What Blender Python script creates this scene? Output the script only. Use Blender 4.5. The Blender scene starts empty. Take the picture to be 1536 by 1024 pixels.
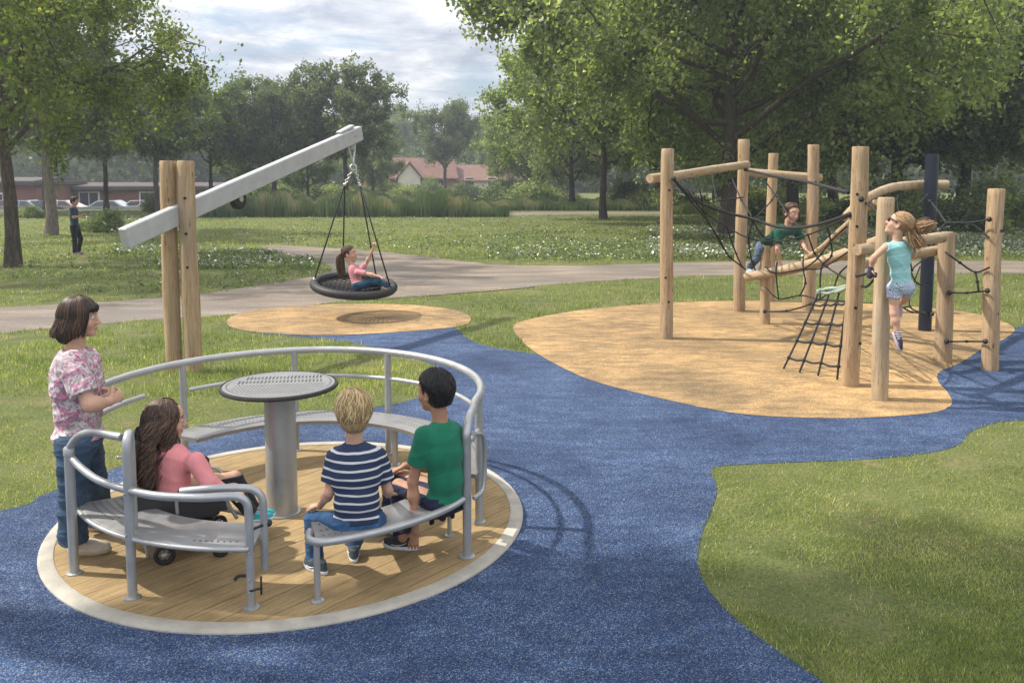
import bpy, math, random, time
import numpy as np
from mathutils import Vector, Matrix
T0=time.time()
random.seed(7)
SC=bpy.context.scene
COL=SC.collection
PI=math.pi
# ---------------------------------------------------------------- camera maths
F=1287.; CYP=376.6; PIT=math.radians(5); CH=2.35
_c,_s=math.cos(PIT),math.sin(PIT)
def ray(px,py):
    u=(px-768)/F; v=(CYP-py)/F
    return Vector((u,_c+v*_s,-_s+v*_c))
def g(px,py,z=0.):
    r=ray(px,py); t=(CH-z)/-r.z
    return Vector((r.x*t,r.y*t,z))
def at(px,py,Y):
    r=ray(px,py); t=Y/r.y
    return Vector((r.x*t,Y,CH+r.z*t))
cam=bpy.data.cameras.new('camera'); camo=bpy.data.objects.new('camera',cam); COL.objects.link(camo)
camo.location=(0,0,CH); camo.rotation_euler=(PI/2-PIT,0,0)
cam.sensor_width=36; cam.lens=36*F/1536; cam.shift_y=-(512-CYP)/1536
cam.clip_start=.05; cam.clip_end=3000
SC.camera=camo
# ---------------------------------------------------------------- object helpers
def tag(o,label=None,cat=None,group=None,kind=None):
    if label: o['label']=label
    if cat: o['category']=cat
    if group: o['group']=group
    if kind: o['kind']=kind
    return o
def empty(name,loc,label,cat,group=None):
    o=bpy.data.objects.new(name,None); COL.objects.link(o); o.location=loc; o.empty_display_size=.1
    return tag(o,label,cat,group)
def attach(o,parent):
    if parent is None: return
    o.parent=parent
    if parent.type=='EMPTY': o.matrix_parent_inverse=Matrix.Translation(parent.location).inverted()
def mesh_from(name,V,Fc,m=None,smooth=False):
    me=bpy.data.meshes.new(name); me.from_pydata([tuple(v) for v in V],[],Fc)
    if smooth: me.polygons.foreach_set('use_smooth',[True]*len(me.polygons))
    if m: me.materials.append(m)
    me.update(); return me
def fast_mesh(name,V,Fc,m=None,smooth=False):
    """V (n,3) array, Fc (k,s) array of equal sized faces"""
    V=np.asarray(V,np.float32); Fc=np.asarray(Fc,np.int32); k,s=Fc.shape
    me=bpy.data.meshes.new(name); me.vertices.add(len(V)); me.vertices.foreach_set('co',V.ravel())
    me.loops.add(k*s); me.loops.foreach_set('vertex_index',Fc.ravel())
    me.polygons.add(k); me.polygons.foreach_set('loop_start',np.arange(0,k*s,s,dtype=np.int32))
    me.polygons.foreach_set('use_smooth',np.full(k,smooth,bool))
    if m: me.materials.append(m)
    me.update(calc_edges=True); return me
def set_attr(me,name,vals):
    a=me.attributes.new(name,'FLOAT','POINT'); a.data.foreach_set('value',np.asarray(vals,np.float32))
def set_col(me,vals,name='col'):
    a=me.attributes.new(name,'FLOAT_COLOR','POINT'); v=np.ones((len(vals),4),np.float32); v[:,:3]=vals
    a.data.foreach_set('color',v.ravel())
def link(name,me,parent=None):
    o=bpy.data.objects.new(name,me); COL.objects.link(o); attach(o,parent); return o
def frame_of(d):
    d=Vector(d).normalized(); a=Vector((0,0,1)) if abs(d.z)<.9 else Vector((1,0,0))
    x=d.cross(a).normalized(); return x,x.cross(d).normalized(),d
def smooth_path(P,sub=6,closed=False):
    P=[Vector(p) for p in P]; n=len(P); out=[]
    if n<3: return P
    for i in range(n if closed else n-1):
        if closed: p0,p1,p2,p3=P[i-1],P[i],P[(i+1)%n],P[(i+2)%n]
        else: p0,p1,p2,p3=P[max(i-1,0)],P[i],P[i+1],P[min(i+2,n-1)]
        for k in range(sub):
            t=k/sub; out.append(.5*((2*p1)+(p2-p0)*t+(2*p0-5*p1+4*p2-p3)*t*t+(3*p1-p0-3*p2+p3)*t**3))
    if not closed: out.append(P[-1])
    return out
class MB:
    def __init__(s): s.V=[]; s.F=[]
    def add(s,V,Fc):
        n=len(s.V); s.V+= [Vector(v) for v in V]; s.F+=[[i+n for i in f] for f in Fc]; return s
    def box(s,c,size,rz=0,M=None,bev=0.):
        hx,hy,hz=[q/2 for q in size]; c=Vector(c)
        if M is None: M=Matrix.Rotation(rz,3,'Z')
        if bev<=0:
            V=[c+M@Vector((x*hx,y*hy,z*hz)) for z in(-1,1) for y in(-1,1) for x in(-1,1)]
            return s.add(V,[[0,2,3,1],[4,5,7,6],[0,1,5,4],[2,6,7,3],[0,4,6,2],[1,3,7,5]])
        b=min(bev,hx*.9,hy*.9,hz*.9); V=[];ring=[]
        for z,k in((-hz,b),(-hz+b,0),(hz-b,0),(hz,b)):
            r=[]
            for (sx,sy) in((1,1),(-1,1),(-1,-1),(1,-1)):
                ex,ey=hx-k,hy-k
                pts=[(ex,ey-b),(ex-b,ey)] if sx*sy>0 else [(ex-b,ey),(ex,ey-b)]
                for (px,py) in pts: r.append(len(V)); V.append(c+M@Vector((sx*px,sy*py,z)))
            ring.append(r)
        Fc=[]
        for a,bb in zip(ring,ring[1:]):
            for i in range(8): j=(i+1)%8; Fc.append([a[i],a[j],bb[j],bb[i]])
        Fc.append(ring[0][::-1]); Fc.append(ring[-1]); return s.add(V,Fc)
    def tube(s,P,r,n=8,closed=False,cap=True,flat=1.):
        P=[Vector(p) for p in P]; m=len(P)
        R=r if isinstance(r,(list,tuple)) else [r]*m
        V=[];Fc=[]; x=None
        for i,p in enumerate(P):
            a=P[i-1] if (i>0 or closed) else P[i]; b=P[(i+1)%m] if (i<m-1 or closed) else P[i]
            d=(b-a); d=d.normalized() if d.length>1e-9 else Vector((0,0,1))
            if x is None: x,_,_=frame_of(d)
            x=(x-d*x.dot(d)); x=x.normalized() if x.length>1e-6 else frame_of(d)[0]
            y=d.cross(x)
            for k in range(n):
                t=2*PI*k/n; V.append(p+(x*math.cos(t)+y*math.sin(t)*flat)*R[i])
        q=m if closed else m-1
        for i in range(q):
            i2=(i+1)%m
            for k in range(n): k2=(k+1)%n; Fc.append([i*n+k,i*n+k2,i2*n+k2,i2*n+k])
        if cap and not closed: Fc.append(list(range(n))[::-1]); Fc.append([(m-1)*n+k for k in range(n)])
        return s.add(V,Fc)
    def lathe(s,prof,c=(0,0,0),n=24,M=None):
        c=Vector(c); V=[];Fc=[]
        for (r,z) in prof:
            for k in range(n):
                t=2*PI*k/n; v=Vector((r*math.cos(t),r*math.sin(t),z)); V.append(c+(M@v if M else v))
        for i in range(len(prof)-1):
            for k in range(n): k2=(k+1)%n; Fc.append([i*n+k,i*n+k2,(i+1)*n+k2,(i+1)*n+k])
        Fc.append(list(range(n))[::-1]); Fc.append([(len(prof)-1)*n+k for k in range(n)])
        return s.add(V,Fc)
    def sphere(s,c,r,n=10,sc=(1,1,1),M=None):
        prof=[(max(1e-4,r*math.sin(PI*i/n)),-r*math.cos(PI*i/n)) for i in range(n+1)]
        k=len(s.V); s.lathe(prof,(0,0,0),2*n)
        for i in range(k,len(s.V)):
            v=s.V[i]; v=Vector((v.x*sc[0],v.y*sc[1],v.z*sc[2])); s.V[i]=(M@v if M else v)+Vector(c)
        return s
    def build(s,name,m,parent=None,smooth=False,sharp=None):
        me=mesh_from(name,s.V,s.F,m,smooth)
        if sharp is not None:
            try: me.set_sharp_from_angle(angle=math.radians(sharp))
            except Exception: pass
        return link(name,me,parent)
# ---------------------------------------------------------------- materials
def newmat(name):
    m=bpy.data.materials.new(name); m.use_nodes=True; nt=m.node_tree; b=nt.nodes['Principled BSDF']; return m,nt,b
def N(nt,t,**k):
    n=nt.nodes.new(t)
    for a,v in k.items():
        if a.startswith('i_'):
            key=a[2:]; key=int(key) if key.isdigit() else key.replace('_',' ')
            n.inputs[key].default_value=v
        else: setattr(n,a,v)
    return n
def L(nt,a,b): nt.links.new(a,b)
def coords(nt,kind='Object',scale=(1,1,1),rot=(0,0,0)):
    tc=N(nt,'ShaderNodeTexCoord'); mp=N(nt,'ShaderNodeMapping')
    mp.inputs['Scale'].default_value=scale; mp.inputs['Rotation'].default_value=rot
    L(nt,tc.outputs[kind],mp.inputs[0]); return mp.outputs[0]
def noise(nt,co,scale,detail=3,rough=.55,dist=0.):
    n=N(nt,'ShaderNodeTexNoise'); n.inputs['Scale'].default_value=scale; n.inputs['Detail'].default_value=detail
    n.inputs['Roughness'].default_value=rough; n.inputs['Distortion'].default_value=dist
    L(nt,co,n.inputs['Vector']); return n.outputs[0]
def ramp(nt,fac,stops):
    r=N(nt,'ShaderNodeValToRGB'); e=r.color_ramp.elements
    while len(e)<len(stops): e.new(.5)
    for el,(p,c) in zip(e,stops):
        el.position=p; el.color=(*c,1) if not isinstance(c,(int,float)) else (c,c,c,1)
    L(nt,fac,r.inputs[0]); return r.outputs[0]
def mix(nt,fac,a,b,mode='MIX'):
    m=N(nt,'ShaderNodeMix',data_type='RGBA',blend_type=mode)
    for s,v in((m.inputs[0],fac),(m.inputs[6],a),(m.inputs[7],b)):
        if isinstance(v,(int,float)): s.default_value=v
        elif isinstance(v,tuple): s.default_value=(*v,1)
        else: L(nt,v,s)
    return m.outputs[2]
def math_(nt,op,a,b=None,clamp=False):
    m=N(nt,'ShaderNodeMath',operation=op,use_clamp=clamp)
    for s,v in zip(m.inputs,(a,b)):
        if v is None: continue
        if isinstance(v,(int,float)): s.default_value=v
        else: L(nt,v,s)
    return m.outputs[0]
def bump(nt,b,h,strength=.3,dist=.01):
    n=N(nt,'ShaderNodeBump'); n.inputs['Strength'].default_value=strength; n.inputs['Distance'].default_value=dist
    L(nt,h,n.inputs['Height']); L(nt,n.outputs[0],b.inputs['Normal'])
def simple(name,c1,c2=None,scale=8,rough=.6,metal=0.,bs=.15,bscale=None,bd=.004,spec=.5,coat=0,stretch=(1,1,1),det=4):
    m,nt,b=newmat(name); co=coords(nt,'Object',stretch)
    if c2 is None: c2=tuple(q*.82 for q in c1)
    f=noise(nt,co,scale,det); L(nt,ramp(nt,f,[(.3,c2),(.7,c1)]),b.inputs['Base Color'])
    b.inputs['Roughness'].default_value=rough; b.inputs['Metallic'].default_value=metal
    b.inputs['Specular IOR Level'].default_value=spec; b.inputs['Coat Weight'].default_value=coat
    if bs: bump(nt,b,noise(nt,co,bscale or scale*6,4),bs,bd)
    return m
M={}
# ground grass (soil + thatch; blades stand on it near the camera)
def m_grass():
    m,nt,b=newmat('lawn'); co=coords(nt,'Object')
    big=noise(nt,co,.35,4,.6); mid=noise(nt,co,2.2,5,.65); fine=noise(nt,co,38,4,.7)
    tc=coords(nt,'Object',(1,1,1)); streak=noise(nt,coords(nt,'Object',(.5,2.2,1)),1.6,4,.6)
    c=ramp(nt,mid,[(.3,(.065,.085,.028)),(.52,(.125,.148,.052)),(.72,(.225,.215,.10))])
    c2=ramp(nt,big,[(.35,(.075,.104,.034)),(.55,(.140,.160,.056)),(.75,(.24,.21,.105))])
    c=mix(nt,.5,c,c2); c=mix(nt,ramp(nt,noise(nt,co,.9,5,.7),[(.56,0.),(.66,.6)]),c,(.26,.20,.12)); c=mix(nt,ramp(nt,streak,[(.45,0.),(.75,.5)]),c,(.19,.18,.075))
    dk=ramp(nt,fine,[(.3,(.45,.45,.45)),(.6,(1.15,1.15,1.15))]); c=mix(nt,.9,c,dk,'MULTIPLY')
    L(nt,c,b.inputs['Base Color']); b.inputs['Roughness'].default_value=.9; b.inputs['Specular IOR Level'].default_value=.15
    bump(nt,b,math_(nt,'ADD',fine,math_(nt,'MULTIPLY',mid,1.5)),.8,.03); return m
M['grass']=m_grass()
def m_rubber(name,cols,spk,spf=.62,gs=150,rough=.85):
    m,nt,b=newmat(name); co=coords(nt,'Object')
    v=N(nt,'ShaderNodeTexVoronoi'); v.inputs['Scale'].default_value=gs; L(nt,co,v.inputs['Vector'])
    sep=N(nt,'ShaderNodeSeparateColor'); L(nt,v.outputs['Color'],sep.inputs[0])
    big=noise(nt,co,.8,5,.6); mid=noise(nt,coords(nt,'Object',(.7,1.6,1)),4,5,.7); fin=noise(nt,co,55,3,.7)
    gr=ramp(nt,sep.outputs[0],[(0.,cols[0]),(.45,cols[1]),(.8,cols[2])])
    gr=mix(nt,ramp(nt,sep.outputs[1],[(spf,0.),(spf+.04,.85)]),gr,spk)
    tone=ramp(nt,big,[(.32,(.68,.70,.74)),(.68,(1.36,1.30,1.20))]); t2=ramp(nt,mid,[(.3,(.58,.60,.66)),(.7,(1.46,1.40,1.28))])
    wear=ramp(nt,noise(nt,co,.33,5,.65,.4),[(.36,(.80,.80,.82)),(.5,(1.,1.,1.)),(.64,(1.24,1.20,1.14))]); c=mix(nt,1.,gr,tone,'MULTIPLY'); c=mix(nt,1.,c,wear,'MULTIPLY'); c=mix(nt,1.,c,t2,'MULTIPLY'); c=mix(nt,.7,c,ramp(nt,fin,[(.35,(.7,.7,.7)),(.65,(1.25,1.25,1.25))]),'MULTIPLY')
    L(nt,c,b.inputs['Base Color']); b.inputs['Roughness'].default_value=rough; b.inputs['Specular IOR Level'].default_value=.3
    bump(nt,b,math_(nt,'ADD',v.outputs['Distance'],math_(nt,'MULTIPLY',fin,.5)),.6,.004); return m
M['blue']=m_rubber('blue_rubber',((.006,.018,.058),(.014,.038,.112),(.038,.074,.175)),(.17,.21,.28),.84,gs=190)
M['ochre']=m_rubber('ochre_rubber',((.20,.128,.060),(.285,.195,.098),(.385,.28,.155)),(.15,.09,.045),.90)
def m_path():
    m,nt,b=newmat('worn_path'); co=coords(nt,'Object')
    a=noise(nt,coords(nt,'Object',(.35,1.6,1)),1.3,6,.65); f=noise(nt,co,24,6,.85); big=noise(nt,co,.25,3)
    c=ramp(nt,a,[(.3,(.125,.102,.082)),(.5,(.190,.156,.126)),(.7,(.30,.25,.20))])
    c=mix(nt,.8,c,ramp(nt,f,[(.36,(.5,.5,.5)),(.64,(1.45,1.4,1.35))]),'MULTIPLY')
    c=mix(nt,ramp(nt,big,[(.45,0.),(.65,.5)]),c,(.13,.125,.12))
    L(nt,c,b.inputs['Base Color']); b.inputs['Roughness'].default_value=.92; bump(nt,b,f,.6,.01); return m
M['path']=m_path()
def m_wood(name,c0,c1,c2):
    # c0..c2 dark to light streaks
    m,nt,b=newmat(name); co=coords(nt,'Object',(9,9,.7)); cr=coords(nt,'Object',(16,16,.55))
    oi=N(nt,'ShaderNodeObjectInfo'); off=N(nt,'ShaderNodeVectorMath',operation='SCALE'); 
    L(nt,oi.outputs['Location'],off.inputs[0]); off.inputs['Scale'].default_value=3.
    def shift(v):
        a=N(nt,'ShaderNodeVectorMath',operation='ADD'); L(nt,v,a.inputs[0]); L(nt,off.outputs[0],a.inputs[1]); return a.outputs[0]
    a=noise(nt,shift(co),2.2,6,.65,.6); st=noise(nt,shift(coords(nt,'Object',(40,40,1.2))),2.,4,.7)
    c=ramp(nt,a,[(.28,c0),(.5,c1),(.72,c2)]); c=mix(nt,.55,c,ramp(nt,st,[(.3,(.62,.58,.54)),(.7,(1.25,1.22,1.2))]),'MULTIPLY')
    v=N(nt,'ShaderNodeTexVoronoi'); v.inputs['Scale'].default_value=1.; L(nt,shift(coords(nt,'Object',(9,9,3.2))),v.inputs['Vector'])
    c=mix(nt,ramp(nt,v.outputs['Distance'],[(.05,.9),(.15,0.)]),c,(.11,.06,.03))
    gy=noise(nt,shift(coords(nt,'Object',(1.5,1.5,.5))),1.6,4,.6); c=mix(nt,ramp(nt,gy,[(.5,0.),(.72,.55)]),c,(.30,.26,.215))
    crk=noise(nt,shift(cr),2.6,5,.6,.3); cm=ramp(nt,math_(nt,'ABSOLUTE',math_(nt,'SUBTRACT',crk,.5)),[(.0,.9),(.016,0.)])
    g2=noise(nt,shift(coords(nt,'Object',(3,3,1))),1.2,3); cm=mix(nt,1.,cm,ramp(nt,g2,[(.44,0.),(.54,1.)]),'MULTIPLY')
    c=mix(nt,cm,c,(.10,.06,.035)); L(nt,c,b.inputs['Base Color']); b.inputs['Roughness'].default_value=.75; b.inputs['Specular IOR Level'].default_value=.25
    bump(nt,b,math_(nt,'SUBTRACT',st,math_(nt,'MULTIPLY',cm,2.)),.35,.004); return m
M['wood']=m_wood('round_timber',(.25,.17,.095),(.385,.275,.165),(.50,.385,.255))
M['wood2']=m_wood('pale_timber',(.30,.22,.135),(.42,.32,.205),(.54,.43,.30))
def m_metal(name,c,rough=.38,metal=.55):
    m,nt,b=newmat(name); co=coords(nt,'Object'); f=noise(nt,co,5,5,.6); s=noise(nt,co,60,3,.7)
    L(nt,ramp(nt,f,[(.3,tuple(q*.80 for q in c)),(.7,c)]),b.inputs['Base Color']); b.inputs['Metallic'].default_value=metal
    L(nt,ramp(nt,noise(nt,co,14,4),[(.3,rough-.08),(.7,rough+.16)]),b.inputs['Roughness']); bump(nt,b,s,.08,.002); return m
M['metal']=m_metal('brushed_galvanised',(.42,.43,.44)); M['metal_dark']=m_metal('dull_steel',(.36,.37,.38),.45,.6)
M['beam']=m_metal('grey_painted_beam',(.46,.47,.48),.5,.15)
M['chrome']=m_metal('shackle_steel',(.62,.62,.62),.25,.9)
M['black']=simple('black_rubber',(.018,.019,.021),(.010,.010,.012),20,.6,0,.2)
M['rope']=simple('black_rope',(.020,.021,.026),(.008,.009,.012),60,.8,0,.6,260)
M['ropepale']=simple('pale_green_rope',(.42,.50,.42),(.16,.24,.20),40,.85,0,.6,200)
M['navy']=simple('navy_powder_coat',(.012,.018,.034),(.009,.013,.026),5,.35,0,.1)
M['hole']=simple('bolt_recess',(.015,.012,.010),None,20,.6)
def m_deck():
    m,nt,b=newmat('plank_deck'); tc=N(nt,'ShaderNodeTexCoord'); mp=N(nt,'ShaderNodeMapping'); mp.inputs['Rotation'].default_value=(0,0,math.radians(-50)); L(nt,tc.outputs['Object'],mp.inputs[0])
    sp=N(nt,'ShaderNodeSeparateXYZ'); L(nt,mp.outputs[0],sp.inputs[0])
    y=math_(nt,'MULTIPLY',sp.outputs[1],1/.165); fr=math_(nt,'FRACT',math_(nt,'ADD',y,50.)); fl=math_(nt,'FLOOR',math_(nt,'ADD',y,50.))
    wn=N(nt,'ShaderNodeTexWhiteNoise',noise_dimensions='1D'); L(nt,fl,wn.inputs['W'])
    co=coords(nt,'Object',(1,1,1)); grain=N(nt,'ShaderNodeMapping'); grain.inputs['Scale'].default_value=(1.2,14,1); L(nt,mp.outputs[0],grain.inputs[0])
    gr=noise(nt,grain.outputs[0],3.5,6,.7,.4); bl=noise(nt,co,5,5,.65); fine=noise(nt,co,130,3,.7)
    c=ramp(nt,gr,[(.3,(.225,.155,.075)),(.5,(.30,.215,.110)),(.7,(.38,.285,.155))])
    c=mix(nt,.6,c,ramp(nt,bl,[(.3,(.72,.72,.72)),(.7,(1.22,1.2,1.16))]),'MULTIPLY')
    c=mix(nt,.5,c,ramp(nt,wn.outputs[0],[(0.,(.85,.85,.85)),(1.,(1.15,1.15,1.15))]),'MULTIPLY')
    c=mix(nt,.5,c,ramp(nt,fine,[(.35,(.75,.75,.75)),(.65,(1.2,1.2,1.2))]),'MULTIPLY')
    e=math_(nt,'ABSOLUTE',math_(nt,'SUBTRACT',fr,.5)); gap=ramp(nt,e,[(.482,0.),(.491,.85)])
    c=mix(nt,gap,c,(.06,.035,.018)); L(nt,c,b.inputs['Base Color']); b.inputs['Roughness'].default_value=.8; b.inputs['Specular IOR Level'].default_value=.2
    bump(nt,b,math_(nt,'SUBTRACT',math_(nt,'MULTIPLY',fine,.3),gap),.5,.004); return m
M['deck']=m_deck()
M['concrete']=simple('pale_concrete_rim',(.47,.44,.38),(.33,.31,.27),7,.85,0,.5,90,.006,.2)
M['seatmetal']=m_metal('seat_plate',(.27,.27,.27),.45,.4)
M['plastic']=simple('black_plastic',(.022,.023,.026),(.015,.016,.018),8,.45,0,.1)
M['greyplastic']=simple('charcoal_pad',(.055,.052,.05),(.035,.034,.033),15,.75,0,.3,90)
M['orange']=simple('orange_reflector',(.75,.16,.02),(.6,.1,.01),20,.35,0,0)
M['white']=simple('white_paint',(.72,.72,.70),(.6,.6,.58),10,.5,0,.1)
M['yellow']=simple('yellow_strap',(.75,.55,.05),None,20,.5,0,0)
# bark and leaves
def m_bark(name,c0,c1):
    m,nt,b=newmat(name); a=noise(nt,coords(nt,'Object',(6,6,1.1)),3,6,.7,.5); f=noise(nt,coords(nt,'Object'),2,3)
    c=ramp(nt,a,[(.35,c0),(.65,c1)]); c=mix(nt,.5,c,ramp(nt,f,[(.3,(.7,.7,.7)),(.7,(1.2,1.2,1.15))]),'MULTIPLY'); L(nt,c,b.inputs['Base Color'])
    b.inputs['Roughness'].default_value=.9; b.inputs['Specular IOR Level'].default_value=.15; bump(nt,b,a,.8,.04); return m
M['bark']=m_bark('grey_brown_bark',(.035,.028,.022),(.13,.105,.085)); M['barkpale']=m_bark('pale_bark',(.10,.085,.07),(.24,.21,.18))
def m_leaf(name,stops,trans=.35,rough=.5):
    m,nt,b=newmat(name); at_=N(nt,'ShaderNodeAttribute',attribute_name='rnd'); 
    c=ramp(nt,at_.outputs['Fac'],stops); L(nt,c,b.inputs['Base Color']); b.inputs['Roughness'].default_value=rough; b.inputs['Specular IOR Level'].default_value=.35
    tr=N(nt,'ShaderNodeBsdfTranslucent'); L(nt,mix(nt,1.,c,(1.5,1.7,.7),'MULTIPLY'),tr.inputs[0])
    ms=N(nt,'ShaderNodeMixShader'); ms.inputs[0].default_value=trans; L(nt,b.outputs[0],ms.inputs[1]); L(nt,tr.outputs[0],ms.inputs[2])
    L(nt,ms.outputs[0],nt.nodes['Material Output'].inputs[0]); return m
M['leaf']=m_leaf('broad_leaves',[(0.,(.095,.125,.062)),(.5,(.205,.238,.112)),(.85,(.33,.345,.17)),(1.,(.48,.46,.26))],.58)
M['leafy']=m_leaf('yellowing_leaves',[(0.,(.055,.080,.024)),(.45,(.125,.160,.036)),(.8,(.24,.25,.060)),(1.,(.42,.36,.10))],.5)
M['leafd']=m_leaf('deep_green_leaves',[(0.,(.078,.106,.058)),(.5,(.160,.195,.098)),(1.,(.28,.31,.16))],.55)
M['leafa']=m_leaf('grey_green_leaves',[(0.,(.070,.090,.055)),(.5,(.125,.150,.075)),(1.,(.22,.24,.11))],.4)
M['blade']=m_leaf('grass_blades',[(0.,(.090,.125,.045)),(.4,(.205,.245,.092)),(.72,(.33,.34,.15)),(1.,(.58,.50,.30))],.45,.6)
M['reed']=m_leaf('reed_blades',[(0.,(.07,.11,.050)),(.5,(.125,.165,.075)),(.8,(.21,.22,.12)),(1.,(.36,.29,.21))],.3,.7)
# ---------------------------------------------------------------- sun and sky
SUN_AZ_VEC=Vector((-.975,.13)).normalized()      # horizontal direction towards the sun
SUN_EL=math.radians(50)
sd=Vector((SUN_AZ_VEC.x*math.cos(SUN_EL),SUN_AZ_VEC.y*math.cos(SUN_EL),math.sin(SUN_EL)))
sl=bpy.data.lights.new('sun','SUN'); so=bpy.data.objects.new('sun',sl); COL.objects.link(so)
sl.energy=5.0; sl.angle=math.radians(1.2); sl.color=(1,.93,.82); so.rotation_euler=(-sd).to_track_quat('-Z','Y').to_euler(); so.location=(-20,10,30)
w=bpy.data.worlds.new('World'); SC.world=w; w.use_nodes=True; nt=w.node_tree; bg=nt.nodes['Background']
sky=N(nt,'ShaderNodeTexSky',sky_type='NISHITA'); sky.sun_disc=False; sky.sun_elevation=SUN_EL
sky.sun_rotation=math.atan2(SUN_AZ_VEC.x,SUN_AZ_VEC.y); sky.air_density=1.2; sky.dust_density=1.5
tc=N(nt,'ShaderNodeTexCoord'); sp=N(nt,'ShaderNodeSeparateXYZ'); L(nt,tc.outputs['Generated'],sp.inputs[0])
zc=math_(nt,'MAXIMUM',sp.outputs[2],.02); zz=math_(nt,'ADD',zc,.12)
cx=math_(nt,'DIVIDE',sp.outputs[0],zz); cy=math_(nt,'DIVIDE',sp.outputs[1],zz)
cb=N(nt,'ShaderNodeCombineXYZ'); L(nt,cx,cb.inputs[0]); L(nt,cy,cb.inputs[1])
n1=noise(nt,cb.outputs[0],1.25,9,.60,.35); n2=noise(nt,cb.outputs[0],.45,3,.5)
cov=ramp(nt,math_(nt,'ADD',math_(nt,'MULTIPLY',n1,.75),math_(nt,'MULTIPLY',n2,.3)),[(.37,0.),(.50,1.)])
n3=noise(nt,cb.outputs[0],2.2,8,.65,.3)
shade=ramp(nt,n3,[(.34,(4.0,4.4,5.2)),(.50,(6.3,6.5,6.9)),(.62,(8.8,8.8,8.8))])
shade=mix(nt,1.,shade,ramp(nt,sp.outputs[2],[(.12,(.66,.67,.69)),(.42,(1.45,1.42,1.38))]),'MULTIPLY')  # unseen overhead clouds brightened for added fill light, low visible ones kept dimmer
blue_=mix(nt,1.,sky.outputs[0],(.62,.68,.80),'MULTIPLY')
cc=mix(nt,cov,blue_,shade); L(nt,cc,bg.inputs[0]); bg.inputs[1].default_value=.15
SC.view_settings.view_transform='Standard'; SC.view_settings.look='None'; SC.view_settings.exposure=.26; SC.view_settings.gamma=1
# ---------------------------------------------------------------- ground sheets
def P2(lst): return [g(x,y) for x,y in lst]
def sheet(name,pts,z,m,sub=5,jit=0.):
    P=smooth_path(pts,sub,closed=True)
    if jit:
        Q=[]
        for i,p in enumerate(P):
            q=P[(i+1)%len(P)]; n_=max(1,min(40,int((q-p).length/.12))); d=(q-p); nn=Vector((-d.y,d.x,0)).normalized() if d.length>0 else Vector((0,0,0))
            for k in range(n_): v=p+d*k/n_; Q.append(v+nn*jit*(math.sin(v.x*3.1+v.y*2.3)*.5+math.sin(v.x*9.7-v.y*7.1)*.35+random.uniform(-.5,.5)))
        P=Q
    me=mesh_from(name,[(p.x,p.y,z) for p in P],[list(range(len(P)))],m)
    # make sure it faces up
    if me.polygons[0].normal.z<0: me.flip_normals()
    o=link(name,me); tag(o,kind='structure'); return [(p.x,p.y) for p in P]
xs_=[-330,-78,-24.6,330]; ys_=[-30,60.5,88,420]; gv=[(x,y,0) for y in ys_ for x in xs_]+[(-77,63.5,-1.25),(-25.6,63.5,-1.25),(-25.6,87,-1.25),(-77,87,-1.25)]
gf=[[j*4+i,j*4+i+1,j*4+i+5,j*4+i+4] for j in range(3) for i in range(3) if not(i==1 and j==1)]+[[5,6,17,16],[6,10,18,17],[10,9,19,18],[9,5,16,19],[16,17,18,19]]
gr=mesh_from('ground',gv,gf,M['grass']); tag(link('ground',gr),kind='structure')
BLUE=[(0,766),(60,744),(120,722),(200,692),(300,655),(430,632),(540,614),(600,604),(640,590),(668,566),(650,548),(600,530),(540,517),(470,507),(380,499),
 (430,488),(560,482),(665,485),(684,493),(702,508),(730,519),(795,530),(840,535),(1000,560),(1300,560),(1460,510),(1521,492),(1560,487),(1660,485)]
b1=P2(BLUE)+[Vector((12,13.2,0)),Vector((12,8.8,0))]+P2([(1620,627),(1536,631),(1495,634),(1455,648),(1440,666),(1395,679),(1300,689),(1150,695),(1070,702),(1076,730),(1068,765),(1053,800),(1047,838),(1055,872),(1080,905),(1120,942),(1180,985),(1240,1026),(1330,1090)])+[Vector((2.2,2.4,0)),Vector((2.2,.5,0)),Vector((-5,.5,0)),Vector((-6.2,3.5,0)),Vector((-5,5.2,0))]
BLUEP=sheet('blue_rubber_surface',b1,.004,M['blue'],4)
OCH1=P2([(770,490),(778,507),(803,529),(850,555),(900,575),(1000,600),(1100,620),(1200,627),(1300,627),(1395,620),(1427,608),(1422,590),(1407,572),(1410,558),(1440,545),(1480,520),(1508,508),(1522,494),(1500,481),(1445,468),(1350,459),(1200,452),(1040,453),(900,462),(830,472),(788,481)])
OCH1P=sheet('sand_coloured_surface',OCH1,.008,M['ochre'],4)
OCH2=P2([(340,485),(352,473),(400,463),(500,457),(600,457),(668,463),(700,472),(706,481),(688,490),(600,498),(500,503),(420,501),(360,495)])
OCH2P=sheet('sand_coloured_surface',OCH2,.008,M['ochre'],4)
PA=[(1700,392),(1536,392),(1300,391),(1100,392),(900,398),(760,398),(680,390),(600,381),(540,375),(480,371),(420,368),(392,370),(402,378),(440,385),(480,393),(500,403),(480,412),(440,420),(330,437),(200,450),(100,456),(0,462),(-140,474),(-140,514),(0,500),(120,489),(200,481),(345,472),(470,457),(560,448),(650,442),(740,436),(840,426),(1000,416),(1110,413),(1440,410),(1700,410)]
PATHP=sheet('path',P2(PA),.004,M['path'],3,.055)
PB=[(560,321),(700,320),(850,318),(1000,318),(1200,318),(1540,320),(1700,322),(1700,327),(1540,324),(1200,322),(1000,322),(850,322),(700,325),(560,326)]
PATH2P=sheet('far_path',P2(PB),.004,M['path'],3)
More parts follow.
